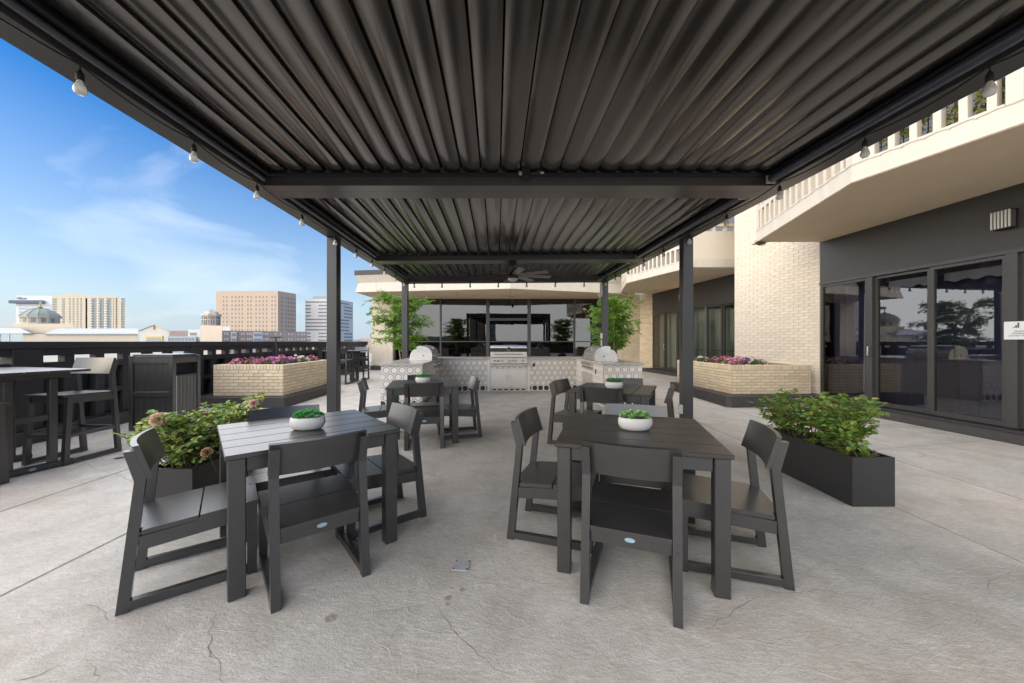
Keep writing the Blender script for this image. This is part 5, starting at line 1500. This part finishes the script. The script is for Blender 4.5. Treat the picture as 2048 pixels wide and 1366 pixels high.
# ------------------------------------------------------------------ the city beyond
GZ = -30.0
M['asphalt'] = mat('city_ground', (0.16, 0.155, 0.15), 0.9, var=0.3, scale=0.02)
tag(MB().box(-3000, 3000, -1500, 4000, GZ - 1, GZ).obj('ground', M['asphalt']), kind='structure')
C_ = {}
def cm(name, col, rough=0.8, var=0.04, scale=0.2):
    if name not in C_: C_[name] = mat(name, col, rough, var=var, scale=scale)
    return C_[name]
def U(u, D): return (u - 1024) * D / 736.0
def Z(v, D): return EYE + (683 - v) * D / 736.0
class Face:
    """vertical face from a to b (plan points); grid of openings slightly proud of it"""
    def __init__(s, a, b):
        s.a, s.b = Vector(a), Vector(b); s.d = s.b - s.a; s.L = s.d.length; s.d.normalize(); s.n = Vector((s.d.y, -s.d.x))
    def rect(s, mb, s0, s1, z0, z1, out=0.12, deep=0.3):
        p, q = s.a + s.d * (s0 * s.L), s.a + s.d * (s1 * s.L)
        A, B = p + s.n * out, q + s.n * out; A2, B2 = p - s.n * deep, q - s.n * deep
        mb.prism([tuple(A), tuple(B), tuple(B2), tuple(A2)], z0, z1)
def block(t, name, plan, z0, z1, m_):
    # the far corners lie behind the near ones as the building faces the terrace
    if len(plan) == 4 and plan[2][1] > plan[1][1] + 1:
        a, b, c, d = plan
        k1, k0 = c[1] / b[1], d[1] / a[1]
        plan = [a, b, (b[0] * k1 * 1.0, c[1]), (a[0] * k0 * 0.99, d[1])]
    return MB().prism(plan, z0, z1).obj(name, m_, t)
glass_d = cm('city_glass_hazed', (0.20, 0.205, 0.21), 0.3)  # dark glass made paler, distance haze is put into the colour
glass_l = cm('city_glass_light', (0.30, 0.40, 0.46), 0.25)

# hospital-like tan slab
D = 380
t = thing('tan_tower', 'broad tan slab tower with rows of small square windows', 'building', (0, 0, 0), 0)
a, b, c = (U(432, D), D), (U(556, D), D), (U(592, D + 24), D + 24)
tan = cm('hazed_tan_precast', (0.56, 0.43, 0.32))  # tan paled and greyed so the colour carries the distance haze
block(t, 'wall', [a, b, c, (c[0] * (c[1] + 40) / c[1], c[1] + 40), (a[0] * 1.1, D + 60)], GZ, Z(581.8, D), tan)
wn = MB(); F1, F2 = Face(a, b), Face(b, c)
cols = [446, 452.5, 463, 470, 477, 483.5, 494.5, 501, 511, 518, 525, 532, 543, 549]
for r in range(10):
    zc = Z(594 + 8.25 * r, D)
    for u in cols:
        s0 = (u - 432) / 124.0
        F1.rect(wn, s0, s0 + 0.018, zc - 1.0, zc + 1.0)
    for s0 in (0.18, 0.42, 0.55, 0.68, 0.80, 0.93): F2.rect(wn, s0, s0 + 0.05, zc - 1.0, zc + 1.0)
wn.obj('window', glass_d, t, kind='stuff')
block(t, 'roof_rail', [(U(500, D), D + 8), (U(520, D), D + 8), (U(520, D), D + 9), (U(500, D), D + 9)], Z(581.8, D), Z(579.5, D), tan)

# white office tower
D = 420
t = thing('office_tower', 'white office tower with long dark window bands, partly behind the pergola post', 'building', (0, 0, 0), 0)
a, b, c = (U(610.5, D), D), (U(672, D), D), (U(706, D + 35), D + 35)
wh = cm('white_precast', (0.66, 0.64, 0.60))
block(t, 'wall', [a, b, c, (c[0] * (D + 80) / c[1], D + 80), (a[0] * 1.12, D + 80)], GZ, Z(598, D), wh)
wn = MB(); F1, F2 = Face(a, b), Face(b, c)
rg = random.Random(2)
for r in range(12):
    zc = Z(604 + 6.95 * r, D)
    if r in (0, 5, 6, 7, 8): F1.rect(wn, 0.01, 0.99, zc - 0.7, zc + 0.7)
    else:
        F1.rect(wn, 0.01, 0.18, zc - 0.7, zc + 0.7); F1.rect(wn, 0.43, 0.97, zc - 0.7, zc + 0.7)
    if r in (0, 5, 6, 7, 8): F2.rect(wn, 0.05, 0.75, zc - 0.8, zc + 0.6)
    else: F2.rect(wn, 0.45, 0.95, zc - 0.9, zc + 0.6); F2.rect(wn, 0.02, 0.12, zc - 0.7, zc + 0.7)
wn.obj('window_band', glass_d, t, kind='stuff')
block(t, 'penthouse', [(U(626, D + 10), D + 10), (U(655, D + 10), D + 10), (U(655, D + 10), D + 30), (U(626, D + 10), D + 30)], Z(599, D), Z(592, D + 10), cm('grey_metal', (0.30, 0.32, 0.34)))

# condo tower
D = 350
t = thing('condo_tower', 'cream condominium tower with stacked balconies and a dark centre slot', 'building', (0, 0, 0), 0)
cr_ = cm('cream_stucco', (0.60, 0.525, 0.40))
segs = [(104, 122, 589.5, 2), (122, 131, 589.5, 1), (131, 171, 587.5, 0), (171, 174.5, 594, 9), (174.5, 233, 590, 0), (233, 243, 594, 0.4), (243, 251.5, 603, 0.8)]
wn, bl, gl = MB(), MB(), MB()
for (u0, u1, v, back) in segs:
    a, b = (U(u0, D + back), D + back), (U(u1, D + back), D + back)
    block(t, 'wall' if back != 9 else 'slot', [a, b, (b[0], D + 40), (a[0], D + 40)], GZ, Z(v, D), cr_ if back != 9 else cm('grey_metal', (0.30, 0.32, 0.34)))
def cf(u0, u1, back): return Face((U(u0, D + back), D + back), (U(u1, D + back), D + back))
for r in range(14):
    zc = Z(598 + 5.05 * r, D)
    f = cf(131, 171, 0)
    for u in (138, 145.5, 153.5, 160.5): f.rect(wn, (u - 131) / 40, (u + 3 - 131) / 40, zc - 0.85, zc + 0.85)
    f = cf(174.5, 233, 0)
    for u in (181.5, 196.5, 211.5):
        f.rect(gl, (u - 174.5) / 58.5, (u + 11 - 174.5) / 58.5, zc - 1.05, zc + 1.0)
        f.rect(bl, (u - 174.8) / 58.5, (u + 7 - 174.5) / 58.5, zc - 1.35, zc - 1.15, 0.9)
        f.rect(bl, (u - 174.8) / 58.5, (u + 4.5 - 174.5) / 58.5, zc - 1.15, zc - 0.3, 0.8, -0.6)
    for u in (226, 231): f.rect(wn, (u - 174.5) / 58.5, (u + 1.7 - 174.5) / 58.5, zc - 0.85, zc + 0.85)
    f = cf(104, 122, 2); f.rect(gl, 0.05, 0.5, zc - 1.0, zc + 0.9)
    f = cf(122, 131, 1); f.rect(gl, 0.25, 0.85, zc - 1.0, zc + 0.9)
    f = cf(243, 251.5, 0.8); f.rect(gl, 0.0, 0.75, zc - 1.0, zc + 0.9)
wn.obj('window', glass_d, t, kind='stuff'); gl.obj('window', cm('city_glass_mid', (0.17, 0.21, 0.235), 0.3), t, kind='stuff'); bl.obj('balcony', cm('white_precast', (0.7, 0.7, 0.7)), t, kind='stuff')

# hotel tower with its sign
D = 430
t = thing('hotel_tower', 'pale grey glass hotel tower behind the domed building, sign at its top', 'building', (0, 0, 0), 0)
gp = cm('pale_grey_panel', (0.66, 0.68, 0.71))
a, b = (U(32, D), D), (U(112, D), D)
block(t, 'wall', [a, b, (b[0], D + 40), (a[0], D + 40)], GZ, Z(591.5, D), gp)
wn = MB(); f = Face(a, b)
for r in range(7):
    zc = Z(611 + 6.3 * r, D)
    f.rect(wn, 0.07, 0.16 + 0.02 * (r % 2), zc - 1.2, zc + 1.2); f.rect(wn, 0.19, 0.44, zc - 1.2, zc + 1.2); f.rect(wn, 0.47, 0.97, zc - 1.2, zc + 1.2)
wn.obj('window_band', cm('hotel_glass', (0.33, 0.38, 0.43), 0.3), t, kind='stuff')
block(t, 'dark_band', [(U(24, D), D - 3), (U(93, D), D - 3), (U(93, D), D + 1), (U(24, D), D + 1)], Z(607, D), Z(601, D), cm('hotel_band', (0.11, 0.14, 0.18)))
text('lettering', 'Hilton', 4.6, cm('sign_grey', (0.25, 0.27, 0.30)), t, (U(33.5, D), D - 0.25, Z(599, D)), (rad(90), 0, 0), ext=0.1)

# domed courthouse
D = 125
st_ = cm('cream_limestone', (0.53, 0.47, 0.37), scale=0.6)
t = thing('domed_building', 'cream building with a green copper octagonal roof and gold figure on top', 'building', (0, 0, 0), 0)
cx, cy = U(81, D + 8), D + 8
def octa(r, c0=(cx, cy), n=12): return [(c0[0] + r * math.cos(2 * math.pi * (k + 0.5) / n), c0[1] + r * math.sin(2 * math.pi * (k + 0.5) / n)) for k in range(n)]
block(t, 'drum', octa(4.55), GZ, Z(632.5, D), st_)
block(t, 'cornice', octa(5.05), Z(632.5, D), Z(630.6, D), st_)
rfm = MB(); profr = [(4.95, 630.4), (4.2, 624.5), (2.9, 618.0), (1.4, 613.6), (0.5, 612.8)]
cop = cm('green_copper', (0.26, 0.30, 0.255), 0.6, 0.12, 0.8)
n = 12
rings = [[(cx + r * math.cos(2 * math.pi * (k + .5) / n), cy + r * math.sin(2 * math.pi * (k + .5) / n), Z(v, D)) for k in range(n)] for r, v in profr]
for i in range(len(rings) - 1):
    for k in range(n): rfm.poly([rings[i][k], rings[i][(k + 1) % n], rings[i + 1][(k + 1) % n], rings[i + 1][k]])
rfm.obj('roof', cop, t)
for k in range(n): MB().tube([(p[0], p[1], p[2] + 0.05) for p in [rings[i][k] for i in range(len(rings))]], 0.09, 4).obj('roof_seam', cop, t)
block(t, 'lantern', octa(0.62, n=8), Z(613.5, D), Z(609.8, D), cm('dark_metal', (0.12, 0.13, 0.13)))
MB().lathe([(0.12, 0), (0.2, 0.5), (0.14, 1.1), (0.18, 1.5), (0.11, 1.9), (0.04, 2.1)], 8, (cx, cy, Z(609.8, D))).obj('statue', cm('gilding', (0.60, 0.42, 0.10), 0.4), t)
MB().cbox(cx - 0.34, cx + 0.34, cy - 0.1, cy + 0.1, Z(609.8, D) + 1.3, Z(609.8, D) + 1.65, 0.03).obj('statue_arms', C_['gilding'], t)
for k in range(12):
    an = 2 * math.pi * k / 12
    if math.sin(an) > 0.3: continue
    MB().box(-0.06, 0.1, -0.5, 0.5, Z(642.5, D), Z(634.5, D)).move(Matrix.Translation((cx + 4.42 * math.cos(an), cy + 4.42 * math.sin(an), 0)) @ Matrix.Rotation(an, 4, 'Z')).obj('window', glass_d, t)
block(t, 'base_tier', [(U(16, D), D + 1), (U(140, D), D + 1), (U(140, D), D + 25), (U(16, D), D + 25)], GZ, Z(647, D), st_)
block(t, 'body', [(U(3, D - 2), D - 2), (U(155, D - 2), D - 2), (U(155, D - 2), D + 22), (U(3, D - 2), D + 22)], GZ, Z(653.5, D - 2), st_)
mr_ = cm('pale_metal_roof', (0.36, 0.385, 0.43), 0.55)
def hip(u0, u1, u2, u3, v0, v1, D0, D1):
    p = [(U(u0, D0), D0, Z(v1, D0)), (U(u3, D0), D0, Z(v1, D0)), (U(u2, D1), D1, Z(v0, D1)), (U(u1, D1), D1, Z(v0, D1))]
    mb = MB(); mb.poly(p); mb.poly([(x, y, z - 0.3) for x, y, z in p][::-1])
    for i in range(4):
        q, r = p[i], p[(i + 1) % 4]; mb.poly([q, r, (r[0], r[1], r[2] - .3), (q[0], q[1], q[2] - .3)])
    return mb
hip(88, 116, 276, 276, 657, 667, D - 10, D - 3).obj('metal_roof', mr_, t)
hip(-60, -60, 40, 63, 656, 666.5, D - 10, D - 3).obj('metal_roof', mr_, t)
block(t, 'wing', [(U(-60, D - 9.5), D - 9.5), (U(276, D - 9.5), D - 9.5), (U(276, D - 9.5), D - 3), (U(-60, D - 9.5), D - 3)], GZ, Z(667.2, D - 9.5), st_)

D = 105
t = thing('gabled_building', 'pale gabled building with a small gold cross and a gold framed window', 'building', (0, 0, 0), 0)
a, b = (U(279, D), D), (U(336, D), D)
shear = Matrix(((1, -0.98, 0, 0.98 * D), (0, 1, 0, 0), (0, 0, 1, 0), (0, 0, 0, 1)))
MB().prism([(a[0], GZ), (b[0], GZ), (b[0], Z(661, D)), (U(308, D), Z(649.5, D)), (a[0], Z(661, D))], D, D + 14, 'y').move(shear).obj('wall', cm('white_stone', (0.62, 0.58, 0.51)), t)
MB().prism([(a[0] - .3, Z(661.6, D)), (U(308, D), Z(649.6, D) + .02), (b[0] + .3, Z(661.6, D)), (b[0] + .3, Z(660.8, D)), (U(308, D), Z(648.8, D)), (a[0] - .3, Z(660.8, D))], D - 0.25, D + 14.2, 'y').move(shear).obj('roof_edge', C_['white_stone'], t)
gld = cm('pale_gilding', (0.66, 0.50, 0.20), 0.5)
w_ = MB().box(U(292, D), U(326, D), D - 0.25, D - 0.02, Z(690, D), Z(671.5, D)).obj('window', gld, t)
MB().box(U(294.5, D), U(323, D), D - 0.31, D - 0.26, Z(690, D), Z(674.8, D)).obj('pane', cm('hazy_glass', (0.33, 0.35, 0.38), 0.3), w_)
for k in range(1, 6): MB().box(U(294.5 + k * 4.75, D) - 0.04, U(294.5 + k * 4.75, D) + 0.04, D - 0.36, D - 0.31, Z(690, D), Z(674.8, D)).obj('bar', C_['white_stone'], w_)
cs_ = MB(); cs_.box(U(308.6, D) - .1, U(308.6, D) + .1, D - 0.3, D - 0.1, Z(659, D), Z(650.5, D)); cs_.box(U(308.6, D) - .3, U(308.6, D) + .3, D - 0.29, D - 0.11, Z(653.4, D), Z(652.2, D)); cs_.obj('cross', cm('red_gold', (0.55, 0.28, 0.10)), t)

# bell tower
D = 200
t = thing('bell_tower', 'tan bell tower with open arcades and a small grey pyramid roof', 'building', (0, 0, 0), 0)
ts = cm('tan_stone', (0.70, 0.58, 0.45))
c0 = (U(423, D + 5), D + 5)
block(t, 'shaft', [(U(401, D), D), (U(444, D), D), (U(444, D), D + 11), (U(401, D), D + 11)], GZ, Z(651, D), ts)
block(t, 'arcade_core', octa(4.2, c0, 8), Z(651, D), Z(630, D), ts)
block(t, 'belfry_cap', octa(4.7, c0, 8), Z(630.5, D), Z(626.5, D), ts)
block(t, 'upper_stage', octa(3.3, c0, 8), Z(626.5, D), Z(622.5, D), ts)
MB().lathe([(2.7, 0), (1.4, 0.9), (0.12, 1.75)], 4, (c0[0], c0[1], Z(622.8, D))).obj('roof', cm('slate_grey', (0.36, 0.40, 0.46)), t)
op = MB()
for k in range(24):
    an = 2 * math.pi * (k + 0.5) / 24
    if math.sin(an) > 0.35: continue
    for (v0, v1) in ((650, 639.5), (637.5, 632.5)):
        op.add(MB().box(4.0, 4.3, -0.20, 0.20, Z(v0, D), Z(v1, D)).move(Matrix.Translation((c0[0], c0[1], 0)) @ Matrix.Rotation(an, 4, 'Z')).v, [(0,3,2,1),(4,5,6,7),(0,1,5,4),(1,2,6,5),(2,3,7,6),(3,0,4,7)])
op.obj('arcade_opening', glass_d, t, kind='stuff')

# brick mid-rise
D = 240
t = thing('apartment_block', 'long low brown brick apartment block with white bay windows', 'building', (0, 0, 0), 0)
a, b = (U(443, D), D), (U(614, D + 30), D + 30)
bk = cm('brown_brick', (0.33, 0.245, 0.21))
block(t, 'wall', [a, b, (b[0], b[1] + 20), (a[0], D + 30)], GZ, Z(661, D), bk)
F1 = Face(a, b); wn, wb, gb = MB(), MB(), MB()
for s0 in (0.03, 0.055, 0.21, 0.235, 0.275, 0.295, 0.315, 0.46, 0.485, 0.505, 0.60, 0.66, 0.76, 0.80, 0.88, 0.93, 0.96):
    for v in (667, 678, 689): F1.rect(wn, s0, s0 + 0.012, Z(v + 2.4, D), Z(v - 2.2, D))
for s0, s1 in ((0.10, 0.16), (0.31 + .03, 0.45)):
    F1.rect(wb, s0, s1, GZ, Z(664, D), 0.8)
    for v in (669, 679.5): F1.rect(gb, s0 + 0.008, s1 - 0.01, Z(v + 3, D), Z(v - 2.6, D), 0.95)
for s0 in (0.06, 0.54, 0.63, 0.71, 0.84, 0.91):
    for v in (667, 678): F1.rect(gb, s0, s0 + 0.018, Z(v + 4, D), Z(v - 3, D), 0.1)
wn.obj('window', cm('window_white', (0.6, 0.6, 0.6)), t, kind='stuff'); wb.obj('bay', cm('window_white', (.6, .6, .6)), t, kind='stuff'); gb.obj('window', cm('bay_glass', (0.28, 0.33, 0.36), 0.3), t, kind='stuff')
block(t, 'stair_house', [(U(445, D + 14), D + 14), (U(460, D + 14), D + 14), (U(460, D + 14), D + 20), (U(445, D + 14), D + 20)], Z(661, D), Z(652.5, D + 14), cm('window_white', (.6, .6, .6)))
F1.rect(wb, 0, 1, GZ, GZ + 1)

D = 220
t = thing('apartment_block', 'small low block of brown brick and white boxes left of the bell tower', 'building', (0, 0, 0), 0)
block(t, 'brown_wall', [(U(339, D), D), (U(379, D), D), (U(379, D), D + 15), (U(339, D), D + 15)], GZ, Z(661.5, D), bk)
block(t, 'white_wall', [(U(379.2, D), D - 1), (U(403, D), D - 1), (U(403, D), D + 15), (U(379.2, D), D + 15)], GZ, Z(659, D), cm('window_white', (.6, .6, .6)))
block(t, 'glass_front', [(U(336, D), D - 3), (U(401, D), D - 3), (U(401, D), D - 1.2), (U(336, D), D - 1.2)], GZ, Z(672.8, D), glass_l)
wn = MB(); f = Face((U(336, D), D - 3), (U(401, D), D - 3))
for k in range(9): f.rect(wn, 0.03 + k * .105, 0.10 + k * .105, Z(681, D), Z(676, D))
f2 = Face((U(379.2, D), D - 1), (U(403, D), D - 1)); f2.rect(wn, 0.15, 0.72, Z(671, D), Z(665.5, D))
wn.obj('window', glass_d, t, kind='stuff')

D = 75
t = thing('glass_pavilion', 'low pale teal glazed building at the far left beyond the parapet', 'building', (0, 0, 0), 0)
block(t, 'glass_front', [(U(-70, D), D), (U(46, D), D), (U(46, D), D + 4), (U(-70, D), D + 4)], GZ, Z(667.3, D), cm('teal_glass', (0.35, 0.44, 0.47), 0.35))
for u in (-50, -25, 0, 19): MB().box(U(u, D) - .05, U(u, D) + .05, D - .08, D - .01, GZ, Z(667.4, D)).obj('mullion', cm('window_white', (.6, .6, .6)), t)
MB().box(U(-70, D), U(46.3, D), D - .1, D + 4, Z(667.2, D), Z(666.4, D)).obj('roof_edge', cm('window_white', (.6, .6, .6)), t)

D = 600
t = thing('distant_block', 'low pinkish block on the horizon between the white tower and brick pier', 'building', (0, 0, 0), 0)
block(t, 'wall', [(U(717, D), D), (U(746, D), D), (U(746, D), D + 30), (U(717, D), D + 30)], GZ, Z(676.5, D), cm('pink_beige', (0.60, 0.47, 0.40)))
block(t, 'grey_wall', [(U(705, D), D - 5), (U(719, D), D - 5), (U(719, D), D + 30), (U(705, D), D + 30)], GZ, Z(679, D), cm('blue_grey', (0.40, 0.43, 0.46)))
t = thing('street_building', 'cream low building glimpsed through the openings of the parapet', 'building', (0, 0, 0), 0)
D = 40
block(t, 'wall', [(-75, D), (-8, D), (-8, D + 30), (-75, D + 30)], GZ, -0.9, cm('low_roof', (0.36, 0.33, 0.28)))

# towers behind the camera, seen only as reflections in the window wall
for (x, y, w, d, h, colr, lab) in ((-20, -170, 7, 8, 44, (0.40, 0.20, 0.14), 'red brown office tower behind the camera, mirrored in the window wall'),
                                   (-52, -230, 62, 30, 35, (0.48, 0.44, 0.38), 'long beige block behind the camera, mirrored in the window wall'),
                                   (-14, -210, 6, 8, 43, (0.30, 0.36, 0.36), 'green glass tower behind the camera, mirrored in the window wall')):
    t = thing('office_block', lab, 'building', (x, y, 0), 0)
    MB().box(-w / 2, w / 2, -d, 0, GZ, h - 30).obj('wall', cm('mirror_%d' % int(h), colr), t)
    wb_ = MB()
    for k in range(int(h / 4)):
        wb_.box(-w / 2 + 1, w / 2 - 1, 0.01, 0.2, GZ + 2 + 4 * k, GZ + 4 + 4 * k)
    wb_.obj('window_band', glass_d, t, kind='stuff')
